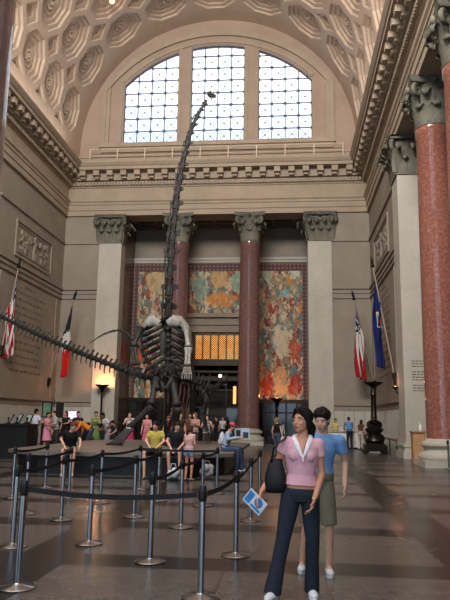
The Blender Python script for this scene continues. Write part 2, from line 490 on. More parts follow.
N = 24; v.loft([[V(((VR+.7)*math.cos(PI*i/N), y, VZ+(VR+.7)*math.sin(PI*i/N))) for y in (Y0-.6, D+.6)] for i in range(N+1)], cap=False, closed=False)
struct(v.build('ceiling', VAULT))
# a lit bulb in the heart of one coffer
a = math.radians(129.8); q = empty('coffer_light', (9.45*math.cos(a), 35.0, VZ+9.45*math.sin(a)), 'single lit bulb glowing in the centre of a vault coffer', 'lamp')
MB().lathe([(0, -.05), (.14, -.05), (.14, .12), (.06, .3), (0, .3)], n=12, M=Matrix.Rotation(-(PI/2-a), 3, 'Y')).build('socket', BRONZE, q, 40)
MB().ell((-.12*math.cos(a), 0, -.12*math.sin(a)), (.16, .16, .16), 12, 8).build('bulb', emit('coffer_bulb', (1, .5, .2, 1), 5), q, 60)

# ------------------------------------------------------------------ columns and pilasters
def leaf(mb, base, out, side, h, wd, bul=1.0):
    base = V(base); out = V(out); side = V(side); up = V((0, 0, 1)); rings = []
    for o, z, ww in ((.0, 0, .8), (.03, .3, 1.0), (.06, .6, 1.0), (.13, .86, .9), (.22, 1.0, .75), (.30, .98, .6), (.32, .86, .4), (.27, .78, .15)):
        c = base+out*o*bul*h*1.15+up*z*h; w2 = ww*wd/2
        rings.append([c-side*w2-out*.03, c+out*.05, c+side*w2-out*.03, c-out*.07])
    mb.loft(rings)
def volute(mb, c, d, r, th):
    d = V(d).normalized(); up = V((0, 0, 1)); pts = []; rad = []
    for i in range(22):
        q = i/21; a = PI*.9-q*3.2*PI; rr = r*(1-.8*q)
        pts.append(V(c)+d*rr*math.cos(a)+up*rr*math.sin(a)); rad.append(th*(1-.4*q))
    mb.tube(pts, rad, 6, up=d.cross(up))
def capital_round(parent, r, H, hw, z0, mat):
    cp = MB(); cp.lathe([(r, 0), (r+.07, .02), (r+.09, .07), (r+.03, .12), (r, .14), (r+.01, H*.55), (r+.12, H*.78), (r+.25, H*.9), (r+.22, H*.9), (0, H*.9)], n=28)
    cap = cp.build('capital', mat, parent, 45, (0, 0, z0))
    lv = MB()
    for row, (z, h, k0) in enumerate(((.14, H*.36, 0), (.14, H*.62, .5))):
        for k in range(8):
            a = (k+k0)*PI/4; o = V((math.cos(a), math.sin(a), 0)); leaf(lv, o*(r-.02)+V((0, 0, z)), o, V((-o.y, o.x, 0)), h, .56, 1.3)
    lv.build('acanthus_leaves', mat, cap, 60)
    for k in range(4):
        a = PI/4+k*PI/2; o = V((math.cos(a), math.sin(a), 0)); vm = MB(); volute(vm, o*(r+.34)+V((0, 0, H*.74)), o, .30, .11)
        vm.tube([o*(r+.02)+V((0, 0, H*.45)), o*(r+.1)+V((0, 0, H*.66)), o*(r+.2)+V((0, 0, H*.85))], [.05, .06, .07], 6)
        vm.build('volute', mat, cap, 60)
    ab = MB(); rings = []
    for s, z in ((.93, H*.88), (1.0, H*.92), (1.0, H*.96), (1.06, H)):
        ring = []
        for k in range(4):
            for t in range(8):
                q = t/8*2-1; bow = hw*s*(1-.16*(1-q*q)) if abs(q) < 1 else hw*s
                p = V((bow, q*hw*s*.96, 0)); ring.append(Matrix.Rotation(k*PI/2, 3, 'Z') @ p+V((0, 0, z)))
        rings.append(ring)
    ab.loft(rings)
    for k in range(4):
        o = Matrix.Rotation(k*PI/2, 3, 'Z') @ V((hw*.86, 0, H*.93)); ab.ell(o, (.14, .14, .16), 8, 6)
    ab.build('abacus', mat, cap, 40)
CAPH = EB-13.1
def column(x, y, label, mat=REDM, rt=.62, rb=.70, bs=1.0):
    c = empty('marble_column', (x, y, 0), label, 'column', 'red marble columns of the hall')
    b = MB(); b.box(-1.0*bs, bs, -1.0*bs, bs, 0, .24)
    b.lathe([(r*bs, z) for r, z in ((.98, .24), (1.02, .3), (1.03, .38), (.98, .47), (.9, .5), (.84, .53), (.8, .6), (.82, .68), (.88, .7), (.93, .76), (.92, .84), (.84, .88))]+[(rb+.05*bs, .92), (rb, 1.0), (0, 1.0)], n=40)
    b.build('base', LIMEP, c, 40)
    s = MB(); H = 13.1-.98
    s.lathe([(rb+.0, 0), (rb, H*.33), (rb-(rb-rt)*.45, H*.66), (rt+.005, H*.97), (rt+.05, H*.975), (rt+.05, H), (0, H)], n=48)
    s.build('shaft', mat, c, 40, (0, 0, .98))
    capital_round(c, rt, CAPH, 1.02, 13.1, CAPST)
    return c
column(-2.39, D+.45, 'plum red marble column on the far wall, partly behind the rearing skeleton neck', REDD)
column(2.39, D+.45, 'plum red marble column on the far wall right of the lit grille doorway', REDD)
column(10.72, 24.75, 'tall speckled red marble column standing by the right wall beside the wooden podium')
column(10.72, 20.05, 'red marble column at the upper right edge, nearest of the right wall', bs=.82)
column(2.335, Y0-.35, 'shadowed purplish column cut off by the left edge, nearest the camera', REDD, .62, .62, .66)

def pilaster(origin, rz, wd, label, ns=1, ret=.9, dep=.12, mat=LIMEP):
    """wd along local x, front towards local -y; one corner (x=0) turns into the niche"""
    p = empty('pilaster', origin, label, 'pilaster', 'stone pilasters with leafy capitals', rz)
    xr = wd if ns > 0 else 0; q0, q1 = sorted((xr-ns*.02, xr+ns*.09))
    s = MB(); s.box(0, wd, -dep, 0, .8, 13.1); s.box(q0, q1, -dep+.002, ret, .8, 13.1); s.build('shaft', mat, p)
    b = MB(); b.box(-.16, wd+.16, -dep-.16, 0, 0, .3); b.box(-.1, wd+.1, -dep-.1, 0, .3, .5); b.box(-.14, wd+.14, -dep-.14, 0, .5, .62); b.box(-.05, wd+.05, -dep-.05, 0, .62, .8)
    for o, z0, z1 in ((.25, 0, .3), (.19, .3, .5), (.23, .5, .62), (.14, .62, .8)):
        q0, q1 = sorted((xr, xr+ns*o)); b.box(q0, q1, -dep-o+.09, ret, z0, z1)
    b.build('base', mat, p)
    H = CAPH; cb = MB(); cb.box(-.02, wd+.02, -dep-.02, 0, 0, H*.9); cb.box(-.06, wd+.06, -dep-.07, 0, 0, .1)
    q0, q1 = sorted((xr, xr+ns*.11)); cb.box(q0, q1, -dep, ret, 0, H*.9); q0, q1 = sorted((xr, xr+ns*.16)); cb.box(q0, q1, -dep, ret, 0, .1)
    cap = cb.build('capital', CAPST, p, None, (0, 0, 13.1))
    lv = MB()
    for z, h, xs in ((.12, H*.36, (.14, .5, .86)), (.12, H*.62, (.0, .32, .68, 1.0))):
        for x in xs: leaf(lv, (wd*x, -dep, z), (0, -1, 0), (1, 0, 0), h, wd*.34, 1.7)
    for z, h, ys in ((.12, H*.36, (.25, .7)), (.12, H*.62, (.0, .48, .95))):
        for y in ys: leaf(lv, (xr+ns*.09, -dep+(ret+dep)*y, z), (ns, 0, 0), (0, 1, 0), h, wd*.32, 1.5)
    vm = MB(); volute(vm, (xr+ns*.22, ret-.1, H*.74), (ns*.6, 1, 0), .3, .1); vm.build('volute', CAPST, cap, 60)
    lv.build('acanthus_leaves', CAPST, cap, 60)
    for x, sx in ((0, -1), (wd, 1)):
        vm = MB(); volute(vm, (x+sx*.1, -dep-.12, H*.74), (sx, -.6, 0), .34, .12); vm.build('volute', CAPST, cap, 60)
        vm = MB(); volute(vm, (wd*.5+sx*.2, -dep-.1, H*.74), (-sx, 0, 0), .2, .08); vm.build('volute', CAPST, cap, 60)
    a = MB(); a.box(-.3, wd+.3, -dep-.28, 0, H*.9, H*.95); a.box(-.36, wd+.36, -dep-.34, 0, H*.95, H); q0, q1 = sorted((xr, xr+ns*.36)); a.box(q0, q1, -dep-.3, ret+.2, H*.9, H*.999); a.ell((wd/2, -dep-.32, H*.93), (.16, .12, .17), 8, 6)
    a.build('abacus', CAPST, cap, 40)
    return p
pilaster((-7.74, D, 0), 0, 1.44, 'pale stone pilaster left of the niche on the far wall behind a glowing lamp', 1)
pilaster((6.3, D, 0), 0, 1.44, 'pale stone pilaster right of the niche on the far wall', -1)
pilaster((HW, 30.95, 0), -PI/2, 1.45, 'pale stone pilaster on the right wall behind the speckled red column', 1, 1.3)
# ------------------------------------------------------------------ painted panels in the niche (plain generic stand-ins)
def mural_mat(name, seed, spots=()):
    k = NT(name); setv(k.b, .75, 0, .2); co = k.coord()
    off = k.n('ShaderNodeVectorMath', operation='ADD'); off.inputs[1].default_value = (seed*13.7, seed*3.1, seed*7.3); k.l(co, off.inputs[0])
    nz = k.n('ShaderNodeTexNoise'); nz.inputs['Scale'].default_value = 1.3; nz.inputs['Detail'].default_value = 3; k.l(off.outputs[0], nz.inputs['Vector'])
    wb = k.n('ShaderNodeVectorMath', operation='SCALE'); wb.inputs['Scale'].default_value = .7; k.l(nz.outputs['Color'], wb.inputs[0])
    ad = k.n('ShaderNodeVectorMath', operation='ADD'); k.l(off.outputs[0], ad.inputs[0]); k.l(wb.outputs[0], ad.inputs[1])
    mp = k.n('ShaderNodeMapping'); mp.inputs['Scale'].default_value = (1, 1, .55); k.l(ad.outputs[0], mp.inputs[0])
    def cells(sc):
        vo = k.n('ShaderNodeTexVoronoi'); vo.inputs['Scale'].default_value = sc; k.l(mp.outputs[0], vo.inputs['Vector'])
        sp = k.n('ShaderNodeSeparateColor'); k.l(vo.outputs['Color'], sp.inputs[0]); return sp.outputs[0], sp.outputs[1]
    a, a2 = cells(1.1); b, b2 = cells(3.4); c, c2 = cells(8)
    big = k.ramp(a, [(0, srgb(108, 124, 110)), (.2, srgb(150, 128, 98)), (.42, srgb(136, 84, 74)), (.58, srgb(168, 148, 120)), (.76, srgb(106, 122, 114)), (.9, srgb(150, 110, 82))], 'CONSTANT')
    sm = k.ramp(b, [(0, srgb(190, 172, 140)), (.2, srgb(150, 74, 56)), (.38, srgb(92, 118, 116)), (.55, srgb(190, 130, 72)), (.7, srgb(110, 62, 62)), (.85, srgb(176, 150, 116))], 'CONSTANT')
    ti = k.ramp(c, [(0, srgb(204, 186, 156)), (.25, srgb(88, 70, 66)), (.5, srgb(172, 106, 70)), (.75, srgb(118, 132, 120))], 'CONSTANT')
    m = k.mix(k.math('GREATER_THAN', b2, .42), big, sm); m = k.mix(k.math('MULTIPLY', k.math('GREATER_THAN', c2, .55), .7), m, ti)
    sx = k.n('ShaderNodeSeparateXYZ'); k.l(co, sx.inputs[0])
    nz2 = k.noise(off.outputs[0], 2.2, 4, .7); nz3 = k.noise(ad.outputs[0], 2.6, 4, .7)
    for (x, z, rx, rz, cc) in spots:
        d = k.math('ADD', k.math('POWER', k.math('DIVIDE', k.math('SUBTRACT', k.math('ADD', sx.outputs[0], k.math('MULTIPLY', nz2, 1.1)), x+.55), rx), 2),
                   k.math('POWER', k.math('DIVIDE', k.math('SUBTRACT', k.math('ADD', sx.outputs[2], k.math('MULTIPLY', nz3, 1.3)), z+.65), rz), 2))
        m = k.mix(k.math('MULTIPLY', k.math('LESS_THAN', d, 1), k.math('ADD', .48, k.math('MULTIPLY', b2, .45))), m, cc)
    k.l(m, k.b.inputs['Base Color']); return k.m
def border_mat():
    k = NT('mural_border'); setv(k.b, .8, 0, .2); sx = k.n('ShaderNodeSeparateXYZ'); k.l(k.coord(), sx.inputs[0])
    q = lambda s: k.math('POWER', k.math('SUBTRACT', k.math('FRACT', k.math('MULTIPLY', s, 3.6)), .5), 2)
    d = k.math('LESS_THAN', k.math('ADD', q(sx.outputs[0]), q(sx.outputs[2])), .07)
    k.l(k.mix(d, srgb(92, 66, 66), srgb(128, 106, 98)), k.b.inputs['Base Color']); return k.m
BORD = border_mat()
def mural(x0, x1, z0, z1, label, seed, spots=()):
    o = empty('mural', ((x0+x1)/2, RD, z0), label, 'mural', 'painted panels of the niche')
    w = (x1-x0)/2; h = z1-z0
    MB().box(-w, w, -.06, 0, 0, h).build('painted_canvas', mural_mat('mural_paint_%d' % seed, seed, spots), o)
    b = MB()
    for a, c, d, e in ((-w, -w+.32, 0, h), (w-.32, w, 0, h), (-w+.32, w-.32, h-.55, h)): b.box(a, c, -.09, -.06, d, e)
    bo = b.build('border', BORD, o)
RED_ = srgb(170, 30, 22)
mural(-6.25, -2.55, 2.95, 12.62, 'tall painted panel left of the doorway, mostly hidden by the big skeleton', 1, ((-.2, 5.2, .5, 1.1, srgb(206, 188, 156)), (-1.2, 3.4, .4, .9, srgb(184, 66, 44)), (-.9, 4.3, .5, .6, srgb(70, 116, 124)), (.3, 8.3, 1.3, 1.0, srgb(196, 166, 120)), (0, 9.4, 1.6, .35, srgb(110, 60, 66))))
mural(-2.5, 2.5, 8.95, 12.62, 'wide painted panel with orange and teal figures above the doorway', 2, ((.2, 1.0, 1.1, .5, srgb(206, 136, 60)), (.0, 2.6, .6, .8, srgb(190, 150, 96)), (1.4, 2.4, .5, .9, srgb(126, 160, 140)), (-1.4, 1.8, .5, .9, srgb(120, 150, 134))))
mural(2.55, 6.25, 2.95, 12.62, 'tall painted panel right of the doorway glowing orange and red above a lamp', 3, ((-.95, 1.0, .42, .75, RED_), (.95, 1.0, .42, .75, RED_), (0, 1.3, .5, 1.0, srgb(196, 156, 110)), (-.15, 4.1, .32, 1.15, srgb(206, 190, 160)), (.35, 4.0, .3, 1.1, srgb(200, 182, 150)), (1.0, 3.4, .4, .6, srgb(186, 74, 50)), (.3, 7.4, .4, .3, srgb(130, 170, 176)), (1.1, 9.2, .4, .7, srgb(188, 196, 170)), (-.9, 9.0, .35, .6, srgb(176, 186, 160))))

# ------------------------------------------------------------------ doorway
PORT = stone('portal_stone', srgb(140, 128, 112))
p = MB()
for s in (-1, 1):
    a, b = sorted((s*1.9, s*2.5)); p.box(a, b, RD-.28, RD, 0, 7.6); a, b = sorted((s*1.9, s*2.1)); p.box(a, b, RD-.36, RD, 0, 7.6)
p.box(-2.5, 2.5, RD-.28, RD, 7.6, 8.1); p.box(-2.6, 2.6, RD-.4, RD, 8.1, 8.3); p.box(-2.5, 2.5, RD-.25, RD, 8.3, 8.65); p.box(-2.7, 2.7, RD-.5, RD, 8.65, 8.92)
portal = struct(p.build('trim_7', PORT))
door = struct(MB().box(-1.9, -1.68, RD-.1, RD+.2, 0, 7.6).box(1.68, 1.9, RD-.1, RD+.2, 0, 7.6).box(-1.68, 1.68, RD-.1, RD+.2, 7.42, 7.6).box(-1.68, 1.68, RD-.15, RD+.2, 5.25, 5.7).box(-1.68, 1.68, RD-.18, RD+.2, 4.75, 4.9).build('door_1', BRONZE))
door['label'] = 'bronze doorway under a lit lattice grille'
g = MB(); gw = 3.36/6
for i in range(7): g.box(-1.68+i*gw-.045, -1.68+i*gw+.045, RD-.06, RD+.06, 5.7, 7.42)
for i in range(6):
    x0 = -1.68+i*gw+.045; x1 = x0+gw-.09; z0, z1 = 5.7, 7.42; n = 3; st = (x1-x0)/n
    for k in range(-3, 14):        # diagonal lattice
        for sg in (1, -1):
            pts = []
            for t in range(2):
                x = x0 if t == 0 else x1; z = z0+k*st+(0 if (t == 0) == (sg == 1) else (x1-x0)); pts.append((x, z))
            (xa, za), (xb, zb) = pts
            def clip(xa, za, xb, zb):
                for lo in (z0, z1):
                    pass
                f = lambda z: xa+(xb-xa)*(z-za)/(zb-za)
                if min(za, zb) > z1 or max(za, zb) < z0: return None
                A, B = [xa, za], [xb, zb]
                for q in (A, B):
                    if q[1] < z0: q[0], q[1] = f(z0), z0
                    if q[1] > z1: q[0], q[1] = f(z1), z1
                return A, B
            r = clip(xa, za, xb, zb)
            if r and abs(r[0][1]-r[1][1]) > .02: g.tube([(r[0][0], RD, r[0][1]), (r[1][0], RD, r[1][1])], .017, 4)
g.build('grille', BRONZE, door)
def glowmat():
    k = NT('lit_amber_glass'); e = k.n('ShaderNodeEmission'); sx = k.n('ShaderNodeSeparateXYZ'); k.l(k.coord(), sx.inputs[0])
    c = k.noise(k.coord(), .9, 2); k.l(k.ramp(c, [(.3, (1, .33, .06, 1)), (.7, (1, .58, .2, 1))]), e.inputs[0]); e.inputs[1].default_value = 1.25
    k.l(e.outputs[0], k.out.inputs[0]); return k.m
MB().box(-1.68, 1.68, RD+.13, RD+.16, 5.7, 7.42).build('lit_transom_glass', glowmat(), door)
# dim vestibule behind the doors
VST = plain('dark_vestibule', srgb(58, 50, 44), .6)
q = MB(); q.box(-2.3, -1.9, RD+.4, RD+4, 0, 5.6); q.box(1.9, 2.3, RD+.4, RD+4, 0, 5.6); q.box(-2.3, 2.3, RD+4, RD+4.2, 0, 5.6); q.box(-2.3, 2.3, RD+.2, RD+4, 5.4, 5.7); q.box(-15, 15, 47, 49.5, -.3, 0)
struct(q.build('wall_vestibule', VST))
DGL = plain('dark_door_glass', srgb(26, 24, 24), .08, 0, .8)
q = MB()
for x in (-1.68, -.62, .56, 1.6): q.box(x, x+.08, RD+.02, RD+.14, 0, 4.75)
q.box(-1.68, -.55, RD+.02, RD+.14, 2.3, 2.42); q.box(.56, 1.68, RD+.02, RD+.14, 2.3, 2.42); q.box(-1.68, 1.68, RD, RD+.14, 3.5, 3.62); q.box(-1.68, 1.68, RD-.04, RD+.1, 4.2, 4.5)
q.build('door_frame', BRONZE, door)
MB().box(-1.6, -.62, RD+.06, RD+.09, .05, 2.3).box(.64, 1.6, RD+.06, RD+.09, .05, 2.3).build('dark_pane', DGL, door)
L1 = empty('door_lamp', (.18, RD-.12, 4.62), 'small bright bulb shining over the dark doorway below the lit grille', 'lamp')
MB().box(-.06, .06, -.02, .12, -.05, .2).build('bracket', BRONZE, L1)
MB().ell((0, -.08, -.1), (.11, .1, .1), 12, 8).build('bulb', emit('door_bulb', (1, .72, .42, 1), 10), L1, 60)
L2 = empty('wall_light', (1.2, RD+.0, 2.62), 'upright amber wall light glowing inside the dark doorway', 'lamp')
MB().box(-.14, .14, -.06, .02, -.06, 1.26).build('holder', BRONZE, L2)
MB().box(-.1, .1, -.1, -.06, 0, 1.2).build('lit_tube', emit('amber_tube', (1, .38, .12, 1), 2.2), L2)
# dark glazed screens under the tall panels
for s, nm in ((-1, 'door_2'), (1, 'door_3')):
    a, b = sorted((s*2.55, s*6.28)); m = MB()
    m.box(a, b, RD-.12, RD, 2.7, 2.95); m.box(a, b, RD-.12, RD, 0, .3); m.box(a, b, RD-.1, RD, 2.0, 2.1)
    for i in range(6): x = a+(b-a-.12)*i/5; m.box(x, x+.12, RD-.14, RD, .3, 2.7)
    o = struct(m.build(nm, BRONZE)); MB().box(a, b, RD-.05, RD-.02, .3, 2.7).build('dark_pane', DGL, o)

# ------------------------------------------------------------------ standing lamps
def torchiere(x, y, ztop, label, power, col_=(1, .5, .2), ornate=False):
    t = empty('torchiere', (x, y, 0), label, 'floor lamp', 'standing bowl lamps'); h = ztop
    if ornate:
        b = MB(); b.box(-.55, .55, -.55, .55, .12, .42)
        for i in (-1, 1):
            for j in (-1, 1): b.ell((i*.46, j*.46, .09), (.14, .14, .09), 10, 6)
        b.box(-.46, .46, -.46, .46, .42, .5)
        b.lathe([(.42, .5), (.5, .62), (.44, .8), (.3, .92), (.34, 1.02), (.44, 1.1), (.46, 1.2), (.34, 1.3), (.2, 1.38), (.26, 1.5), (.3, 1.58), (.16, 1.66), (0, 1.66)], n=20)
        for k in range(4):
            a = k*PI/2+PI/4; o = V((math.cos(a), math.sin(a), 0)); volute(b, o*.42+V((0, 0, .72)), o, .2, .07); volute(b, o*.34+V((0, 0, 1.4)), o, .15, .05)
        b.build('base', BRONZE, t, 45)
        MB().lathe([(.17, 1.6), (.14, 1.75), (.18, 1.8), (.15, 1.86), (.13, h*.8), (.17, h*.82), (.13, h*.85), (.12, h-.3), (.2, h-.24), (0, h-.24)], n=16).build('pole', BRONZE, t, 45)
        bw = MB().lathe([(.1, h-.26), (.2, h-.22), (.42, h-.1), (.5, h-.02), (.5, h), (.44, h-.02), (.15, h-.16), (0, h-.16)], n=24)
    else:
        MB().lathe([(.34, 0), (.36, .06), (.3, .12), (.16, .2), (.1, .34), (0, .34)], n=20).build('base', DARKM, t, 45)
        MB().lathe([(.07, .3), (.055, h-.8), (.09, h-.76), (.055, h-.7), (.055, h-.5), (0, h-.5)], n=14).build('pole', DARKM, t, 45)
        bw = MB().lathe([(.05, h-.52), (.1, h-.45), (.16, h-.25), (.38, h-.08), (.46, h), (.42, h), (.16, h-.18), (0, h-.2)], n=24)
    bw.build('bowl', BRONZE if ornate else DARKM, t, 45)
    if power:
        MB().ell((0, 0, h-.06), (.17, .17, .1), 12, 8).build('bulb', emit('lamp_bulb_%d' % int(x*10), col_+(1,), 6), t, 60)
        ld = bpy.data.lights.new('lamp_light', 'POINT'); ld.energy = power; ld.color = col_; ld.shadow_soft_size = .12
        lo = bpy.data.objects.new('lamp_light', ld); col.objects.link(lo); lo.location = (x, y, h+.16)
    return t
torchiere(-6.85, 40.05, 3.6, 'dark standing lamp lighting the left stone pilaster orange', 130, (1, .42, .17))
torchiere(4.15, 43.6, 3.0, 'dark standing lamp lighting the painted panel right of the doorway', 50, (1, .36, .1))
torchiere(9.25, 33.6, 3.55, 'massive ornate dark bronze standing lamp before the right wall', 0, (1, .45, .22), True)

L3 = empty('wall_light', (10.2, 31.35, 3.2), 'small bronze wall fixture added for the orange glow on the right pilaster', 'lamp')  # fixture added to give the pilaster glow a source; its lamp is unseen
MB().tube([(0, 0, -.3), (-.14, 0, -.28), (-.2, 0, -.1)], .03, 8).lathe([(.03, -.12), (.1, -.08), (.16, .02), (.14, .02), (.05, -.06), (0, -.06)], (-.2, 0, 0), 16).build('bracket', BRONZE, L3, 50)
MB().ell((-.2, 0, 0), (.06, .06, .05), 10, 7).build('bulb', emit('added_fixture_bulb', (1, .5, .25, 1), 5), L3, 60)
ld = bpy.data.lights.new('lamp_light', 'POINT'); ld.energy = 9; ld.color = (1, .42, .18); ld.shadow_soft_size = .08  # weak light added with the fixture to tint the pilaster side orange
lo = bpy.data.objects.new('lamp_light', ld); col.objects.link(lo); lo.location = (9.95, 31.2, 3.42)
# ------------------------------------------------------------------ flags
def flag_mat(name, kind):
    k = NT(name); setv(k.b, .85, 0, .15); uv = k.n('ShaderNodeUVMap'); sx = k.n('ShaderNodeSeparateXYZ'); k.l(uv.outputs[0], sx.inputs[0])
    u, v = sx.outputs[0], sx.outputs[1]          # u along the hoist, v along the fly
    if kind == 'us':
        st = k.math('LESS_THAN', k.math('MODULO', k.math('MULTIPLY', u, 13), 2), 1)
        c = k.mix(st, srgb(206, 200, 196), srgb(158, 30, 38))
        can = k.math('MULTIPLY', k.math('LESS_THAN', u, 7/13), k.math('LESS_THAN', v, .4))
        a = k.math('FRACT', k.math('MULTIPLY', u, 16.7)); b = k.math('FRACT', k.math('MULTIPLY', v, 15))
        d = k.math('ADD', k.math('POWER', k.math('SUBTRACT', a, .5), 2), k.math('POWER', k.math('SUBTRACT', b, .5), 2))
        cc = k.mix(k.math('LESS_THAN', d, .06), srgb(38, 44, 84), srgb(210, 206, 204)); c = k.mix(can, c, cc)
    elif kind == 'tri':
        c = k.ramp(v, [(0, srgb(34, 36, 58)), (.4, srgb(206, 202, 198)), (.66, srgb(206, 36, 30))], 'CONSTANT')
    else:
        def disc(cu, cv, ru, rv):
            return k.math('LESS_THAN', k.math('ADD', k.math('POWER', k.math('DIVIDE', k.math('SUBTRACT', u, cu), ru), 2), k.math('POWER', k.math('DIVIDE', k.math('SUBTRACT', v, cv), rv), 2)), 1)
        c = k.mix(disc(.5, .5, .18, .07), srgb(32, 42, 92), srgb(196, 150, 80)); c = k.mix(disc(.5, .5, .08, .04), c, srgb(110, 150, 190))
        c = k.mix(disc(.5, .44, .06, .02), c, srgb(216, 200, 170)); c = k.mix(disc(.5, .58, .2, .014), c, srgb(220, 214, 204)); c = k.mix(disc(.36, .5, .04, .06), c, srgb(180, 70, 50)); c = k.mix(disc(.64, .5, .04, .06), c, srgb(190, 96, 60))
    k.l(c, k.b.inputs['Base Color']); return k.m
def flag(base, top, kind, label, length, wid, ph):
    """pole leaning out from a wall socket with a limp flag hung along its upper part"""
    base = V(base); top = V(top); f = empty('flag', base, label, 'flag', 'flags on leaning poles'); d = top-base; L = d.length; t = d.normalized()
    MB().tube([(0, 0, 0), d*.5, d], [.05, .045, .035], 8).build('pole', plain('flag_pole', srgb(150, 130, 112), .4), f, 50)
    e = MB(); e.lathe([(.05, 0), (.1, .05), (.1, .12), (.05, .18), (.09, .28), (.07, .42), (.02, .62), (0, .64)], n=10, M=V((0, 0, 1)).rotation_difference(t).to_matrix(), c=d-t*.06)
    e.build('finial', DARKM, f, 50)
    b = MB(); s = -1 if base.x < 0 else 1
    b.tube([-t*.25, t*.35], [.1, .12], 10); b.tube([(s*.42, 0, -.3), (s*.15, 0, -.22), (0, 0, -.05)], [.12, .1, .08], 8)
    b.lathe([(.2, 0), (.22, .06), (0, .06)], (s*.40, 0, -.3), 14, M=Matrix.Rotation(-s*PI/2, 3, 'Y')); b.build('bracket', BRONZE, f, 50)
    # cloth: rows run along the hoist (u), columns along the fall (v)
    NU, NV = 40, 30; hoist = min(L*.5, 2.3); me = bpy.data.meshes.new('cloth'); vs = []; fs = []; uv = []
    p0 = d-t*.25; ax = V((t.x, t.y, 0)); ax = ax.normalized() if ax.length > .01 else V((1, 0, 0)); n_ = V((-ax.y, ax.x, 0))
    for j in range(NV+1):
        v = j/NV
        for i in range(NU+1):
            u = i/NU
            hp = p0-t*hoist*u                      # attached edge on the pole
            gather = min(1, v*2.2)
            cx = p0.x*.62+(p0-t*hoist).x*.38; cy = p0.y*.62+(p0-t*hoist).y*.38
            zz = p0.z-hoist*.45*u*(1-gather)-hoist*.10*gather*u-v*length
            hang = V((cx+ax.x*(.5-u)*wid, cy+ax.y*(.5-u)*wid, zz))+n_*(.15*math.sin(u*22+ph+v*3)+.06*math.sin(u*41+v*6))*gather+ax*.09*math.sin(v*7+ph+u*8)*gather
            hang -= ax*(.1*v)
            g = gather*gather*(3-2*gather)
            P = hp.lerp(hang, g) if g < 1 else hang
            if v == 0: P = hp
            vs.append(P); uv.append((u, v))
    for j in range(NV):
        for i in range(NU): a = j*(NU+1)+i; fs.append((a, a+1, a+NU+2, a+NU+1))
    me.from_pydata(vs, [], fs); ul = me.uv_layers.new(name='UVMap')
    for l in me.loops: ul.data[l.index].uv = uv[l.vertex_index]
    me.shade_smooth(); me.materials.append(flag_mat('flag_%s_%d' % (kind, int(ph*10)), kind))
    o = bpy.data.objects.new('cloth', me); col.objects.link(o); o.parent = f
    so = o.modifiers.new('thick', 'SOLIDIFY'); so.thickness = .012
    return f
flag((-10.16, 32.4, 4.87), (-9.83, 33.0, 9.6), 'us', 'stars and stripes flag on the left wall, nearest the left edge', 4.6, .42, .4)
flag((-10.16, 39.4, 3.63), (-8.49, 38.5, 8.9), 'tri', 'limp dark blue, white and red tricolour flag in the left corner', 4.5, .40, 1.7)
flag((10.16, 39.7, 3.67), (8.88, 38.5, 8.8), 'us', 'stars and stripes flag in the right corner of the hall', 4.4, .42, 2.2)
flag((10.16, 32.3, 3.6), (9.32, 33.0, 9.5), 'ny', 'plain dark blue flag with a small emblem on the right wall', 4.9, .42, 3.1)

# ------------------------------------------------------------------ exhibit platform
PLT = stone('platform_stone', srgb(108, 102, 96), rough=.5)
DKB = plain('platform_dark_base', srgb(26, 24, 24), .5)
pf = empty('exhibit_platform', (0, 22.5, 0), 'long low grey stone exhibit platform under the big skeleton, people sitting on its edge', 'platform')
def rrect(x, y0, y1, ch): return [(-x+ch, y0), (x-ch, y0), (x, y0+ch), (x, y1-ch), (x-ch, y1), (-x+ch, y1), (-x, y1-ch), (-x, y0+ch)]
def slab(mb, x, y0, y1, ch, z0, z1): mb.loft([[V((a, b-22.5, z)) for a, b in rrect(x, y0, y1, ch)] for z in (z0, z1)])
m = MB(); slab(m, 3.1, 18.0, 28.0, 1.0, 0, .54); m.build('base', DKB, pf)
m = MB(); slab(m, 3.35, 17.7, 28.3, 1.1, .52, .62); m.build('slab', PLT, pf)

# ------------------------------------------------------------------ fossil skeletons
def vert_mesh(name, spine, sw, trans, chev, neck=False):
    """centrum along x, dorsal +z, unit length"""
    q = .8 if neck else 1; m = MB(); m.lathe([(.36*q, -.48), (.4*q, -.42), (.27*q, -.1), (.27*q, .1), (.4*q, .42), (.34*q, .48), (0, .48)], n=10, M=Matrix.Rotation(PI/2, 3, 'Y'))
    m.loft([[V((x+o, y, z)) for x, y in ((-sw, -.09), (sw, -.09), (sw, .09), (-sw, .09))] for z, o, sw in ((.2, 0, sw*1.1), (spine*.6, -.12, sw*.8), (spine*.92, -.2, sw*1.0), (spine, -.22, sw*.6))])
    for s in (-1, 1):
        m.loft([[V((x, y, z)) for x, z in ((-.2*q, .16-.09*q), (.2*q, .16-.09*q), (.2*q, .16+.09*q), (-.2*q, .16+.09*q))] for y, q in ((s*.15, 1), (s*trans*.7, .7), (s*trans, .5))])
        if neck: m.tube([(.1, s*.2, -.15), (-.2, s*.33, -.34), (-1.0, s*.28, -.36)], [.10, .09, .05], 6)
    if chev: m.tube([(-.45, 0, -.3), (-.55, 0, -.3-chev*.5), (-.85, 0, -.3-chev)], [.1, .08, .06], 6, flat=1.6)
    return m.mesh(name, BONE, 50)
VM = {'caudal': vert_mesh('caudal_vertebra', .95, .26, .5, .85), 'whip': vert_mesh('tail_vertebra', .5, .12, .25, .35), 'dorsal': vert_mesh('dorsal_vertebra', 1.7, .24, .9, 0),
      'neck': vert_mesh('neck_vertebra', .72, .26, .66, 0, True)}
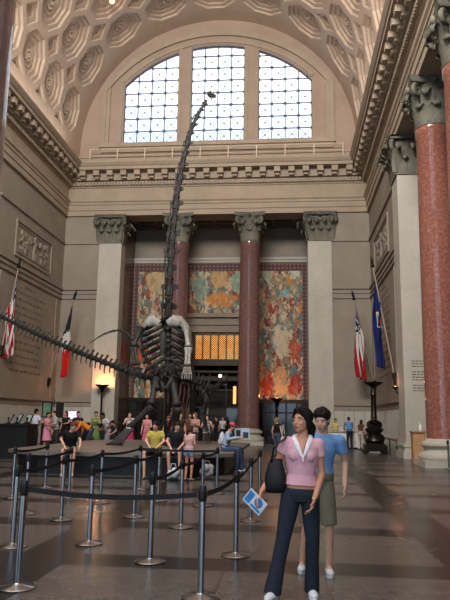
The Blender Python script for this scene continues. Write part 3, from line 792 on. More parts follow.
def spine(parent, path, n, kind, s0, s1, up, name='vertebra', lmul=1.0, power=1.0):
    pts = catmull(path, 240); cum = [0]
    for a, b in zip(pts, pts[1:]): cum.append(cum[-1]+(b-a).length)
    def at(d):
        for i in range(len(cum)-1):
            if cum[i+1] >= d: return pts[i].lerp(pts[i+1], (d-cum[i])/max(1e-9, cum[i+1]-cum[i]))
        return pts[-1]
    ws = [(s0+(s1-s0)*((i+.5)/n)**power) for i in range(n)]; tot = sum(ws); d = 0; res = []
    for i in range(n):
        L = cum[-1]*ws[i]/tot; a = at(d); b = at(d+L); d += L; t = (b-a).normalized(); u0 = V(up(i/n) if callable(up) else up)
        u = (u0-t*u0.dot(t)).normalized(); s = u.cross(t)
        q = ws[i]*lmul*(1+.14*math.sin(i*2.4))
        M = Matrix(((t.x*L, s.x*q, u.x*q, 0), (t.y*L, s.y*q, u.y*q, 0), (t.z*L, s.z*q, u.z*q, 0), (0, 0, 0, 1)))
        o = bpy.data.objects.new(name, VM[kind]); col.objects.link(o); o.parent = parent; o.matrix_local = Matrix.Translation((a+b)/2) @ M; res.append(o)
    return pts
def bone(mb, a, b, r0, r1, r2, n=10, bend=(0, 0, 0)):
    a, b = V(a), V(b); bend = V(bend)
    pts = [a.lerp(b, t)+bend*math.sin(PI*t) for t in (0, .07, .2, .5, .8, .93, 1)]
    mb.tube(pts, [r0*.7, r0, r0*.66, r1, r2*.66, r2, r2*.7], n)
B0 = V((.55, 22.5, 0))
big = empty('dinosaur_skeleton', (0.55, 22.5, .62), 'towering long-necked dinosaur skeleton rearing up on its hind legs, neck reaching the window', 'skeleton')
def loc(x, y, z): return V((x, y, z))-V((.55, 22.5, .62))
# tail: sweeps to the left, rising, towards the viewer
spine(big, [loc(.45, 22.75, 3.0), loc(-.1, 22.5, 3.0), loc(-1.35, 21.9, 3.42), loc(-3.1, 21.0, 4.12), loc(-4.85, 20.1, 4.95), loc(-6.6, 19.2, 5.72)], 60, 'caudal', .34, .13, (0, 0, 1), lmul=.92)
spine(big, [loc(-6.6, 19.2, 5.72), loc(-8.0, 18.6, 6.25), loc(-9.2, 18.2, 6.5)], 12, 'whip', .13, .05, (0, 0, 1))
# sacrum, back and neck
spine(big, [loc(.5, 22.75, 3.0), loc(.58, 23.0, 3.5), loc(.56, 23.05, 4.4), loc(.54, 22.85, 5.25)], 10, 'dorsal', .34, .34, (0, 1, -.1))
spine(big, [loc(.54, 22.85, 5.25), loc(.6, 22.65, 6.0), loc(.64, 22.55, 7.4), loc(.80, 22.5, 9.6), loc(1.05, 22.5, 11.3), loc(1.36, 22.5, 12.6), loc(1.86, 22.45, 13.55)], 17, 'neck', .62, .2, (.15, 1, .1), lmul=.78)
# skull
sk = MB(); c = loc(1.98, 22.4, 13.78); Rk = Matrix.Rotation(.5, 3, 'Y')
sk.ell(c, (.12, .09, .09), 12, 8, Rk); sk.ell(c+V((.12, -.02, -.05)), (.15, .065, .055), 12, 8, Rk); sk.ell(c+V((.04, -.11, .04)), (.04, .02, .04), 8, 6)
skull = sk.build('skull', BONE, big, 60)
j = MB(); j.tube([c+V((-.03, -.04, -.10)), c+V((.14, -.04, -.14)), c+V((.25, 0, -.15))], [.03, .028, .02], 6); j.tube([c+V((-.03, .04, -.10)), c+V((.14, .03, -.14)), c+V((.25, 0, -.15))], [.03, .028, .02], 6); j.build('jaw', BONE, skull, 60)
# ribs: open at the front
for i in range(8):
    t = i/7; z = 5.12-t*1.72; w = .50+.36*math.sin(PI*min(1, t*.75+.22)); front = .75*math.sin(PI*(.25+.6*t))
    for s in (-1, 1):
        p = []
        for k in range(9):
            a = k/8*2.35; p.append(loc(.55+s*w*math.sin(a)*(1 if a < 1.57 else 1-(a-1.57)*.12), 22.62+.42*math.cos(a)-(front*.35 if a > 1.2 else 0)*(a-1.2), z+.16*math.cos(a*.8)-.42*math.sin(a)))
        MB().tube(p, [.05, .055, .055, .05, .05, .045, .04, .04, .03], 7, flat=1.5).build('rib', BONE, big, 60)
# breastbone and belly plate
MB().tube([loc(.55, 22.2, 4.95), loc(.55, 22.05, 4.4), loc(.55, 22.1, 3.75)], [.1, .13, .07], 10, flat=.4).build('breastbone', BONE, big, 60)
for s in (-1, 1):
    m = MB(); pts = [loc(.55+s*.30, 22.15, 5.02), loc(.55+s*.55, 22.2, 5.02), loc(.55+s*.78, 22.3, 4.78), loc(.55+s*.9, 22.5, 4.35), loc(.55+s*.86, 22.75, 3.9)]
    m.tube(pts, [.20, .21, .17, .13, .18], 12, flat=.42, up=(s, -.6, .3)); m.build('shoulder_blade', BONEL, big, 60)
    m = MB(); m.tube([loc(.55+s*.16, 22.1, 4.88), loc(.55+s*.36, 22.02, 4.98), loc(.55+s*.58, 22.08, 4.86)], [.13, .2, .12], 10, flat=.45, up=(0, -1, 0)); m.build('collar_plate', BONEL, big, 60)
    e = loc(.55+s*(.94 if s > 0 else 1.0), 21.9, 4.02); h = loc(.55+s*(.98 if s > 0 else .78), 21.55, 3.3)
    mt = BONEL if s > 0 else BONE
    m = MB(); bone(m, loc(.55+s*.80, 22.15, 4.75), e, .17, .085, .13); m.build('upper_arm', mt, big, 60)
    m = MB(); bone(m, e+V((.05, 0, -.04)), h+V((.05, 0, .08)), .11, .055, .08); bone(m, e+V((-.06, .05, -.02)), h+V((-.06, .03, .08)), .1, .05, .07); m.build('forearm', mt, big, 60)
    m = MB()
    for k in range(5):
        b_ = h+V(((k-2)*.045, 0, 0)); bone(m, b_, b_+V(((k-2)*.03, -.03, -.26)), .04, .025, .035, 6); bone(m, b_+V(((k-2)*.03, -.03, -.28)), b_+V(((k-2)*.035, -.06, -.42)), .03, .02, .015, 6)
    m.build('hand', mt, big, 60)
    # pelvis plate
    m = MB(); m.tube([loc(.55+s*.22, 22.35, 3.25), loc(.55+s*.34, 22.6, 3.28), loc(.55+s*.36, 22.95, 3.1)], [.16, .3, .17], 12, flat=.3, up=(s, 0, .2))
    bone(m, loc(.55+s*.3, 22.5, 3.0), loc(.55+s*.14, 22.2, 2.55), .13, .07, .12); bone(m, loc(.55+s*.3, 22.7, 3.0), loc(.55+s*.1, 22.85, 2.5), .12, .06, .1)
    m.build('hip_bone', BONE, big, 60)
for s, hip, kn, an, ft in ((-1, (.28, 22.5, 2.95), (.22, 22.05, 2.02), (-.55, 22.2, 1.22), (-.92, 22.0, .68)), (1, (.85, 22.6, 2.95), (1.12, 22.1, 2.0), (1.0, 22.55, 1.05), (1.02, 22.35, .68))):
    m = MB(); bone(m, loc(*hip), loc(*kn), .2, .11, .17); m.build('thigh_bone', BONE, big, 60)
    m = MB(); k1, a1 = loc(*kn), loc(*an); bone(m, k1+V((.05, -.04, -.05)), a1+V((.04, 0, .05)), .15, .075, .11); bone(m, k1+V((-.09, .04, -.06)), a1+V((-.08, .03, .05)), .08, .045, .06); m.build('shin_bone', BONE, big, 60)
    m = MB(); f1 = loc(*ft)
    for k in range(5):
        q = f1+V(((k-2)*.09, -.05, .02)); bone(m, a1+V(((k-2)*.05, 0, -.04)), q, .07, .05, .06, 8); bone(m, q, q+V(((k-2)*.05, -.26, -.02)), .06, .045, .03, 8)
    m.build('foot', BONE, big, 60)
# steel support post under the hips
MB().tube([loc(.58, 22.9, .62), loc(.58, 22.9, 3.0)], .05, 10).build('support_post', DARKM, big, 50)

small = empty('dinosaur_skeleton', (1.45, 24.6, .62), 'smaller dark skeleton crouching behind and right of the rearing one, spine level', 'skeleton')
def ls(x, y, z): return V((x, y, z))-V((1.9, 24.6, .62))
spine(small, [ls(.75, 24.2, 3.12), ls(1.3, 24.4, 3.05), ls(1.9, 24.6, 2.9), ls(2.3, 24.6, 2.72)], 12, 'dorsal', .24, .22, (0, 0, 1))
spine(small, [ls(2.3, 24.6, 2.72), ls(2.65, 24.5, 2.75), ls(2.9, 24.3, 3.0)], 6, 'neck', .22, .17, (0, 0, 1))
spine(small, [ls(.75, 24.2, 3.12), ls(.2, 24.3, 3.5), ls(-.4, 24.4, 4.3), ls(-1.1, 24.5, 4.92), ls(-1.8, 24.6, 4.85), ls(-2.5, 24.7, 4.45)], 30, 'whip', .2, .03, (0, 0, 1))
m = MB(); c = ls(2.98, 24.1, 3.02); m.ell(c, (.16, .2, .17), 12, 8); m.ell(c+V((.08, -.3, -.04)), (.11, .26, .12), 12, 8); m.ell(c+V((.1, -.05, .12)), (.05, .07, .05), 8, 6)
s_ = m.build('skull', BONE, small, 60)
m = MB(); m.tube([c+V((-.02, 0, -.17)), c+V((.06, -.3, -.24)), c+V((.1, -.52, -.2))], [.07, .06, .04], 8); m.build('jaw', BONE, s_, 60)
for i in range(9):
    t = i/8; cx, cy, cz = 1.0+t*1.25, 24.3+t*.3, 3.0-t*.24
    for s in (-1, 1):
        L = .75*math.sin(PI*(.2+.65*t)); p = [ls(cx, cy, cz), ls(cx, cy+s*.26, cz-.05), ls(cx-.03, cy+s*.36, cz-.4*L-.1), ls(cx-.1, cy+s*.22, cz-L-.15)]
        MB().tube(catmull(p, 9), [.035]*8+[.02], 6).build('rib', BONE, small, 60)
for s in (-1, 1):
    y = 24.3+s*.35
    m = MB(); m.tube([ls(.6, y-s*.15, 3.0), ls(.9, y-s*.1, 3.12), ls(1.25, y-s*.15, 2.98)], [.1, .22, .12], 10, flat=.3, up=(0, s, .2)); m.build('hip_bone', BONE, small, 60)
    kx = 1.25 if s < 0 else .85
    m = MB(); bone(m, ls(.9, y, 2.85), ls(kx, y-.1, 1.95), .13, .075, .12); m.build('thigh_bone', BONE, small, 60)
    m = MB(); bone(m, ls(kx, y-.1, 1.93), ls(kx-.35, y, 1.15), .11, .05, .08); m.build('shin_bone', BONE, small, 60)
    m = MB(); bone(m, ls(kx-.35, y, 1.12), ls(kx-.18, y-.05, .74), .08, .05, .06)
    for k in (-1, 0, 1): bone(m, ls(kx-.18, y-.05, .72), ls(kx+.14, y+k*.14-.05, .66), .05, .035, .02, 6)
    m.build('foot', BONE, small, 60)
    y = 24.6+s*.3
    m = MB(); m.tube([ls(2.0, y, 2.75), ls(2.2, y, 2.5), ls(2.32, y, 2.3)], [.07, .12, .1], 8, flat=.4, up=(0, s, 0)); m.build('shoulder_blade', BONE, small, 60)
    m = MB(); bone(m, ls(2.3, y, 2.3), ls(2.15, y, 1.72), .1, .055, .08); m.build('upper_arm', BONE, small, 60)
    m = MB(); bone(m, ls(2.15, y, 1.7), ls(2.32, y-.05, 1.1), .08, .045, .06)
    for k in (-1, 0, 1): bone(m, ls(2.32, y-.05, 1.08), ls(2.4, y+k*.08-.05, .68), .045, .03, .02, 6)
    m.build('forearm', BONE, small, 60)

# ------------------------------------------------------------------ queue barrier
ST = [  # x, y, label
 (2.41, 6.20, 'chrome barrier post at the lower left corner, nearest on that side'),
 (1.55, 8.05, 'chrome barrier post just behind the nearest lower left one'),
 (2.42, 8.38, 'chrome barrier post third from the front in the lower left row'),
 (3.40, 7.50, 'chrome barrier post with round foot left of the nearest middle post'),
 (4.16, 6.14, 'nearest middle chrome barrier post, foot at the bottom edge of the picture'),
 (4.33, 7.99, 'chrome barrier post second in the row beside the woman, behind the nearest middle one'),
 (3.36, 9.85, 'chrome barrier post second in the middle row, before the sitting boy'),
 (2.44, 10.71, 'chrome barrier post standing just left of the yellow shirted boy, nearer of two'),
 (4.35, 10.67, 'chrome barrier post with its foot beside the hand holding the leaflet'),
 (2.42, 12.79, 'chrome barrier post in front of the yellow shirted boy'),
 (3.36, 12.25, 'chrome barrier post in front of the girl standing by the platform'),
 (3.41, 14.24, 'chrome barrier post below the left of the man in pink cap'),
 (1.41, 10.17, 'chrome barrier post standing before the seated person in black tee'),
 (0.55, 13.01, 'chrome barrier post behind the one before the black tee sitter'),
 (1.42, 12.26, 'chrome barrier post below the person in green'),
 (-0.51, 14.47, 'farthest left chrome barrier post, left of the black tee sitter'),
 (0.62, 10.66, 'chrome barrier post in the dark left side below the black counter'),
 (-0.46, 12.61, 'chrome barrier post at the left edge near the black counter'),
 (1.62, 14.6, 'chrome barrier post left of the boy, farther of two close together'),
 (4.37, 13.4, 'farthest chrome barrier post in the row leading toward the lamp'),
]
sp = None; SH = .98
def make_post():
    r = empty('barrier_post', (0, 0, 0), '', 'barrier post', 'queue barrier posts')
    MB().lathe([(.175, 0), (.18, .012), (.165, .024), (.06, .036), (.045, .05), (0, .05)], n=28).build('base', CHROME, r, 40)
    MB().lathe([(.031, .045), (.031, SH-.13), (0, SH-.13)], n=16).build('post', CHROME, r, 40)
    h = MB().lathe([(.032, SH-.14), (.0355, SH-.135), (.0355, SH-.015), (.028, SH), (0, SH)], n=16).build('head', BLACK, r, 40)
    c = MB()
    for k in range(4): c.box(-.014, .014, .034, .042, SH-.115, SH-.045, Matrix.Rotation(k*PI/2, 4, 'Z'))
    c.build('belt_clip', DARKM, h)
    return r
posts = []
for i, (x, y, lb) in enumerate(ST):
    if sp is None: sp = make_post(); o = sp
    else: o = copy_tree(sp)
    o.location = (x, y, 0); o['label'] = lb; posts.append(o)
rp = copy_tree(sp); rp.location = (10.45, 23.42, 0); rp['label'] = 'lone dark barrier post at the right edge before the speckled red column'
def belt(i, j, label, sag=.05):
    a = V((ST[i-1][0], ST[i-1][1], 0)); b = V((ST[j-1][0], ST[j-1][1], 0)); d = (b-a); t = d.normalized(); n_ = V((-t.y, t.x, 0))*.0025; rings = []
    L = d.length-.1; p0 = a+t*.05
    for k in range(13):
        q = k/12; p = p0+t*L*q-V((0, 0, sag*4*q*(1-q)*min(1, L/3))); w = .024
        rings.append([p+n_+V((0, 0, SH-.08-w)), p+n_+V((0, 0, SH-.08+w)), p-n_+V((0, 0, SH-.08+w)), p-n_+V((0, 0, SH-.08-w))])
    o = MB().loft(rings).build('barrier_belt', BELT); tag(o, label, 'belt', 'belts of the queue barrier')
belt(1, 5, 'black belt across the lower left, between the two nearest barrier posts', .09)
belt(5, 6, 'black belt running back from the nearest middle post beside the woman')
belt(6, 9, 'black belt continuing toward the post beside the leaflet')
belt(9, 20, 'black belt between the two farthest posts of the row beside the woman')
belt(4, 7, 'black belt from the left middle post to the one before the boy')
belt(7, 11, 'black belt going back to the post before the standing girl')
belt(11, 12, 'black belt below the man in pink cap, end of the middle row')
belt(3, 8, 'black belt from the lower left row toward the post left of the boy')
belt(8, 10, 'black belt ending at the post in front of the yellow shirted boy')
belt(2, 13, 'black belt from the second lower left post toward the black tee sitter')
belt(13, 15, 'black belt ending at the post below the person in green')
belt(17, 14, 'black belt in the dark left area ending behind the black tee sitter post')
belt(18, 16, 'black belt farthest left, under the black counter')
belt(15, 19, 'black belt under the person in green going back toward the boy')
belt(19, 12, 'long black belt passing in front of the sitting boy and girl', .04)

# ------------------------------------------------------------------ desks, counters, podium
WHT = plain('white_desk', srgb(226, 222, 214), .3)
dk = empty('information_desk', (8.9, 38.0, 0), 'long white information desk in the far right corner below the wall flag', 'desk')
MB().box(-1.7, 1.2, -.05, .55, .1, .95).build('front', WHT, dk); MB().box(-1.78, 1.26, -.14, .62, .95, 1.0).build('top', plain('desk_top', srgb(186, 178, 164), .25), dk)
MB().box(-1.65, 1.15, 0, .5, 0, .1).build('plinth', BLACK, dk)
def stack_items():
    for x, c, lb in ((7.95, (190, 190, 196), 'small pale leaflet stand on the left of the white desk'), (9.6, (206, 206, 206), 'small white card box on the right of the white desk')):
        o = MB().box(-.12, .12, -.1, .1, 0, .02).box(-.11, .11, .02, .05, .02, .24).box(-.11, .11, -.06, .0, .02, .14).build('leaflet_stand', cloth(*c)); o.location = (x, 38.25, 1.0); tag(o, lb, 'stand')
stack_items()
pd = empty('podium', (10.05, 26.6, 0), 'small wooden podium standing between the pilaster and the speckled red column', 'podium')
WOOD = plain('podium_wood', srgb(172, 126, 84), .45, 0, .4, .15, 3)
MB().box(-.24, .24, -.22, .22, 0, 1.18).box(-.27, .27, -.25, .25, 0, .08).build('body', WOOD, pd); MB().box(-.29, .29, -.27, .27, 1.18, 1.23).build('top', WOOD, pd)
MB().box(-.2, .2, -.235, -.22, .14, 1.1).build('front_panel', plain('podium_panel', srgb(186, 142, 98), .45), pd)
b = empty('pump_bottle', (10.14, 26.5, 1.23), 'little white pump bottle standing on the wooden podium', 'bottle')
MB().lathe([(.055, 0), (.06, .02), (.06, .2), (.03, .25), (.03, .28), (0, .28)], n=14).build('body', cloth(226, 226, 230), b, 40); MB().tube([(0, 0, .27), (0, 0, .33), (-.08, 0, .33)], .014, 6).build('pump', cloth(226, 226, 230), b)
r_ = empty('low_rail', (9.98, 31.3, 0), 'low wooden rail running along the right wall beside the pilaster', 'rail')
MB().tube([(0, -.1, .72), (0, 4.6, .72)], .05, 8).build('bar', plain('rail_wood', srgb(120, 84, 58), .4), r_)
for y in (0, 2.2, 4.4): MB().tube([(0, y, 0), (0, y, .7)], .03, 8).build('post', BRONZE, r_)
# black ticket counter on the left with slanted screens
ct = empty('ticket_counter', (-5.9, 24.0, 0), 'long black ticket counter at the left edge with slanted screens on it', 'counter')
CB = plain('black_counter', srgb(20, 19, 20), .5)
MB().box(-1.5, 1.15, -.5, .5, 0, 1.22).build('body', CB, ct); MB().box(-1.56, 1.2, -.56, .55, 1.22, 1.28).build('top', CB, ct)
for i, (x, lb) in enumerate(((-5.75, 'slanted screen on the black counter, leftmost of three'), (-5.4, 'slanted screen on the black counter, middle of three'), (-5.0, 'slanted screen on the black counter, right one of three'))):
    s = empty('screen', (x, 24.0, 1.28), lb, 'monitor', 'slanted screens on the ticket counter', -.9+.25*i)
    MB().box(-.15, .15, -.02, .02, .05, .4, Matrix.Rotation(-.5, 4, 'X')).build('case', BLACK, s); MB().box(-.12, .12, -.026, -.02, .08, .37, Matrix.Rotation(-.5, 4, 'X')).build('display', plain('pale_screen', srgb(150, 160, 160), .3), s)
    MB().box(-.1, .1, -.1, .12, 0, .03).box(-.03, .03, .0, .05, .02, .25).build('stand', BLACK, s)
c2 = empty('ticket_counter', (-5.3, 31.5, 0), 'low black counter far behind the person in green with a glowing monitor', 'counter')
MB().box(-1.9, 1.9, -.4, .4, 0, 1.25).build('body', CB, c2); MB().box(-2.0, 2.0, -.48, .45, 1.25, 1.31).build('top', CB, c2)
s = empty('screen', (-5.75, 31.5, 1.31), 'glowing white and violet monitor on the far black counter', 'monitor')
MB().box(-.3, .3, 0, .05, .12, .56).build('case', BLACK, s); MB().box(-.27, .27, -.01, 0, .15, .53).build('display', emit('monitor_glow', (.75, .65, 1, 1), 1.6), s); MB().box(-.14, .14, -.08, .12, 0, .02).box(-.03, .03, .02, .05, .02, .2).build('stand', BLACK, s)
for x, w, hh, colr, lb in ((-8.05, .55, .85, (96, 132, 104), 'framed green and white notice standing at the left wall corner'), (-7.35, .42, .8, (30, 30, 32), 'narrow black notice panel standing right of the green framed one')):
    s = empty('notice_board', (x, 34.0, 0), lb, 'sign')
    MB().box(-w/2, w/2, -.03, .03, 1.5, 1.5+hh).build('frame', BLACK, s); MB().box(-w/2+.07, w/2-.07, -.04, -.03, 1.57, 1.43+hh).build('sheet', plain('sheet_%d' % colr[0], srgb(*colr), .4, var=.4, scale=3), s)
    MB().tube([(0, .0, 0), (0, 0, 1.52)], .03, 8).lathe([(.2, 0), (.2, .03), (0, .05)], n=16).build('stand', DARKM, s)
# ------------------------------------------------------------------ people
def stand(**k):
    d = dict(P=(0, 0, .93), N=(0, -.01, 1.45), sh=.165, LE=(.225, .03, 1.14), LW=(.24, -.06, .90), RE=(-.225, .03, 1.14), RW=(-.24, -.06, .90),
             LK=(.10, -.03, .50), LA=(.105, .03, .09), RK=(-.10, -.03, .50), RA=(-.105, .03, .09), yaw=0, pitch=0, tw=0, Lf=0, Rf=0)
    d.update(k); return d
def sit(h, **k):
    d = dict(P=(0, 0, h+.10), N=(0, -.06, h+.62), sh=.165, LE=(.25, -.12, h+.36), LW=(.16, -.36, h+.22), RE=(-.25, -.12, h+.36), RW=(-.16, -.36, h+.22),
             LK=(.15, -.44, h+.07), LA=(.16, -.42, max(.09, h-.36)), RK=(-.15, -.44, h+.07), RA=(-.16, -.42, max(.09, h-.36)), yaw=0, pitch=-.1, tw=0, Lf=0, Rf=0)
    d.update(k); return d

def person(label, x, y, rz, pose, top, bottom, hair, skin='light', sleeve='short', legs='long', shoes=(60, 56, 54), hairstyle='short', size=1.0, vox=.013, z=0.0,
           hem=.0, female=False, hero=False, cap=None, group=None, collar=None, rise=.10):
    J = {k: (V(v) if isinstance(v, tuple) else v) for k, v in pose.items()}
    P, N = J['P'], J['N']; axis = (N-P).normalized(); tw = J['tw']
    side = V((math.cos(tw), math.sin(tw), 0)); side = (side-axis*side.dot(axis)).normalized(); fwd = axis.cross(side)   # front is -fwd of (x, z)
    front = side.cross(axis)*-1
    front = -(axis.cross(side)) if (axis.cross(side)).y > 0 else axis.cross(side)
    L = (N-P).length/.52
    ST_ = J['sh']*(.92 if female else 1)
    LS = N-axis*.055+side*ST_; RS = N-axis*.055-side*ST_
    skm = SKINS[skin]; wst = .118 if female else .138
    secs = [(-.10, .13, .10), (-.03, .162, .112), (.06, .158, .108), (.16, wst, .092), (.26, .14, .10), (.35, .158, .122 if female else .112), (.43, .16, .10), (.49, .12, .075), (.525, .065, .055)]
    def torso(off, t0=-.2, t1=1, topoff=0): return [(P+axis*t*L-front*0, (a+off, b+off)) for t, a, b in secs if t0 <= t <= t1]
    m = MB(); o = -.008
    m.eloft(torso(o), side); m.limb(LS, RS, .05, .05)
    hc = N+V((0, 0, .0))
    f = V((-math.sin(J['yaw'])*math.cos(J['pitch']), -math.cos(J['yaw'])*math.cos(J['pitch']), math.sin(J['pitch'])))
    s_ = V((0, 0, 1)).cross(f).normalized(); u_ = f.cross(s_); s_ = -s_ if s_.dot(side) < 0 else s_
    R = Matrix((s_, -f, u_)).transposed()          # local x side, -y forward, z up
    H = N+axis*.042+f*.025+u_*.110
    h = lambda a, b, c: H+R @ V((a, b, c))
    nk = .047 if female else .055
    m.limb(N-axis*.03, H+R @ V((0, .025, -.06)), nk+.008, nk)
    m.ell(h(0, .012, .028), (.074, .094, .088), 16, 12, R); m.ell(h(0, -.022, -.035), (.062, .068, .078), 16, 12, R); m.ell(h(0, -.052, -.088), (.032, .03, .026), 12, 8, R)
    m.ell(h(0, -.092, -.028), (.014, .018, .016), 10, 8, R); m.limb(h(0, -.078, .012), h(0, -.096, -.026), .009, .012, 8)
    for q in (-1, 1):
        m.ell(h(q*.073, .02, -.012), (.010, .02, .03), 10, 8, R); m.ell(h(q*.036, -.064, -.03), (.022, .018, .022), 10, 8, R); m.ell(h(q*.03, -.076, .022), (.026, .012, .009), 10, 6, R)
    m.ell(h(0, -.083, -.062), (.022, .012, .010), 10, 6, R)
    if collar: m.eloft([(N-axis*.17+front*.122, (.008, .02)), (N-axis*.10+front*.095, (.034, .03)), (N-axis*.02+front*.06, (.056, .03))], side)
    def hand(W, E, sgn):
        d = (W-E).normalized(); t_ = d; a_ = V((1, 0, 0)); a_ = (front-t_*front.dot(t_)).normalized(); b_ = t_.cross(a_)
        # a_ points to the thumb side, b_ out of the palm
        m.loft([[W+t_*tt+a_*x*wd+b_*y*.016 for x, y in ((1, 0), (.7, .8), (-.7, .8), (-1, 0), (-.7, -.8), (.7, -.8))] for tt, wd in ((-.02, .026), (.02, .032), (.06, .042), (.095, .04))])
        inn = b_ if b_.dot(side)*sgn < 0 else -b_
        fr_ = .0088 if hero else .010
        for k, (ox, ln) in enumerate(((.031, .072), (.010, .082), (-.011, .076), (-.031, .060))):
            p = W+t_*.085+a_*ox; p1 = p+t_*ln*.5+inn*.012; p2 = p1+t_*ln*.38+inn*.030
            m.limb(p, p1, fr_, fr_, 8); m.limb(p1, p2, fr_, fr_*.85, 8)
        p = W+t_*.02+a_*.03; p1 = p+t_*.036+a_*.024+inn*.008; m.limb(p, p1, .011, .0105, 8); m.limb(p1, p1+t_*.034+a_*.004+inn*.012, .0105, .009, 8)
    for S, E, W, sg in ((LS, J['LE'], J['LW'], 1), (RS, J['RE'], J['RW'], -1)):
        m.limb(S, E, .042 if female else .047, .034, 10); m.limb(E, W, .036 if female else .04, .025, 10); hand(W, E, sg)
    for sg, K, A, ft in ((1, J['LK'], J['LA'], J['Lf']), (-1, J['RK'], J['RA'], J['Rf'])):
        Hp = P+side*sg*.085-axis*.02
        m.limb(Hp, K, .078, .05, 12); m.limb(K, A, .05, .034, 12)
        c = K.lerp(A, .28)+V((0, .012, 0)); m.ell(c, (.05, .052, .10), 10, 8)
        m.limb(A+V((0, .0, -.02)), A+V((-math.sin(ft)*.12, -math.cos(ft)*.12, -.05)), .03, .025, 8)
    root = m.remesh('person', skm, vox, None, 2 if hero else 2)
    root.location = (x, y, z); root.rotation_euler = (0, 0, rz); root.scale = (size,)*3
    tag(root, label, 'person', group)
    # shirt
    off = .012 if hero else .016
    m = MB(); tp = torso(off, hem, .50)
    tp = [(P+axis*hem*L, tuple(q+off for q in [(a, b) for t, a, b in secs if t <= max(hem, -.1)][-1]))]+tp
    tp.append((N-axis*.012, (.085, .07))); m.eloft(tp, side, 20)
    m.limb(LS, RS, .058, .058)
    for S, E, W in ((LS, J['LE'], J['LW']), (RS, J['RE'], J['RW'])):
        ra = (.060 if female else .066)
        if sleeve == 'none': m.limb(S, S+(E-S)*.05, ra, ra*.9); continue
        e = S.lerp(E, .42 if female else .58) if sleeve == 'short' else E
        m.limb(S, S.lerp(e, .3), ra, ra, 14); _, a_, b_ = frame(e-S)
        m.eloft([(S, (ra, ra)), (e, (ra*.95, ra*.95))], a_)
        if sleeve == 'long': m.limb(E, E.lerp(W, .1), ra*.9, ra*.85); m.eloft([(E, (ra*.88, ra*.88)), (W, (.04, .04))], frame(W-E)[1])
    if female: 
        for q in (-1, 1): m.ell(P+axis*.345*L+side*q*.065+front*.085, (.062, .05, .06), 12, 9)
    shirt = m.remesh('shirt', cloth(*top), vox, root, 3)
    # lower garment
    m = MB(); tp = [(P+axis*t*L, (a+off, b+off)) for t, a, b in secs if t < rise-.01]; tp.append((P+axis*rise*L, (.158+off*.7, .108+off*.7))); m.eloft(tp, side, 20)
    if legs == 'skirt':
        K = (J['LK']+J['RK'])/2; m.eloft([(P, (.175, .125)), (P.lerp(K, .5), (.2, .16)), (K, (.23, .19))], side)
    for sg, K, A in ((1, J['LK'], J['LA']), (-1, J['RK'], J['RA'])):
        Hp = P+side*sg*.085-axis*.03; fl_ = .072 if (hero and female) else .062
        sd = frame(K-Hp)[1]
        if legs == 'long':
            m.eloft([(Hp, (.092, .10)), (Hp.lerp(K, .5), (.084, .09)), (K, (.066, .068))], sd); m.ell(K, (.066, .068, .066))
            m.eloft([(K, (.066, .068)), (K.lerp(A, .5), (.062, .066)), (A+(A-K).normalized()*.045, (fl_, fl_+.012))], frame(A-K)[1])
        elif legs == 'shorts':
            m.eloft([(Hp, (.096, .105)), (Hp.lerp(K, .5), (.095, .10)), (Hp.lerp(K, .97), (.086, .092))], sd)
        elif legs == 'brief':
            m.eloft([(Hp, (.094, .10)), (Hp.lerp(K, .35), (.09, .095))], sd)
    m.remesh('skirt' if legs == 'skirt' else ('trousers' if legs == 'long' else 'shorts'), cloth(*bottom), vox, root, 3)
    # shoes
    for sg, A, ft in ((1, J['LA'], J['Lf']), (-1, J['RA'], J['Rf'])):
        d = V((-math.sin(ft), -math.cos(ft), 0)); zz = -.085+A.z; m = MB()
        g = A+V((0, 0, -.045)); m.ell(g-d*.02+V((0, 0, .0)), (.042, .06, .048), 12, 8, Matrix.Rotation(-ft, 3, 'Z')); m.ell(g+d*.075+V((0, 0, -.012)), (.046, .105, .036), 14, 8, Matrix.Rotation(-ft, 3, 'Z'))
        m.limb(g, g+d*.10+V((0, 0, -.008)), .042, .036)
        sh = m.remesh('shoe', cloth(*shoes), .008 if hero else vox, root, 2)
        if hero:
            so = MB(); R2 = Matrix.Rotation(-ft, 3, 'Z'); prof = [(.046*math.sin(a)*(1.0 if math.cos(a) > 0 else .86), .135*math.cos(a)) for a in [i*PI/10 for i in range(20)]]
            so.loft([[g+d*.035+R2 @ V((px_*q, -py_*q, zq)) for px_, py_ in prof] for zq, q in ((-.046, 1.0), (-.030, 1.05), (-.020, 1.0))]); so.build('sole', cloth(222, 222, 224), sh, 50)
            la = MB()
            for k in range(4): c_ = g+d*(.03+k*.028)+V((0, 0, .032-.010*k)); la.tube([c_-R2 @ V((.03, 0, .008)), c_+V((0, 0, .004)), c_+R2 @ V((.03, 0, -.008))], .005, 6)
            for q in (-1, 1): la.tube([g+d*.01+R2 @ V((q*.043, 0, -.005)), g+d*.06+R2 @ V((q*.047, 0, -.022)), g+d*.11+R2 @ V((q*.044, 0, -.012))], .007, 6)
            la.build('laces', cloth(98, 102, 112), sh, 60)
    # hair
    m = MB(); C0 = h(0, .022, .042)
    m.ell(C0, (.085, .10, .088), 18, 12, R); m.ell(h(0, .05, -.01), (.078, .07, .09), 16, 10, R)
    if hairstyle in ('long', 'ponytail'):
        for q in (-1, 1): m.ell(h(q*.068, .03, -.02), (.024, .05, .06), 10, 8, R)
    if hairstyle == 'long': m.limb(h(0, .07, 0), h(0, .085, -.19), .075, .05); m.limb(h(.05, .05, -.02), h(.055, .06, -.17), .04, .03); m.limb(h(-.05, .05, -.02), h(-.055, .06, -.17), .04, .03)
    if hairstyle == 'ponytail': m.limb(h(0, .10, .0), h(.015, .135, -.06), .045, .055); m.limb(h(.015, .135, -.05), h(.03, .12, -.19), .052, .03)
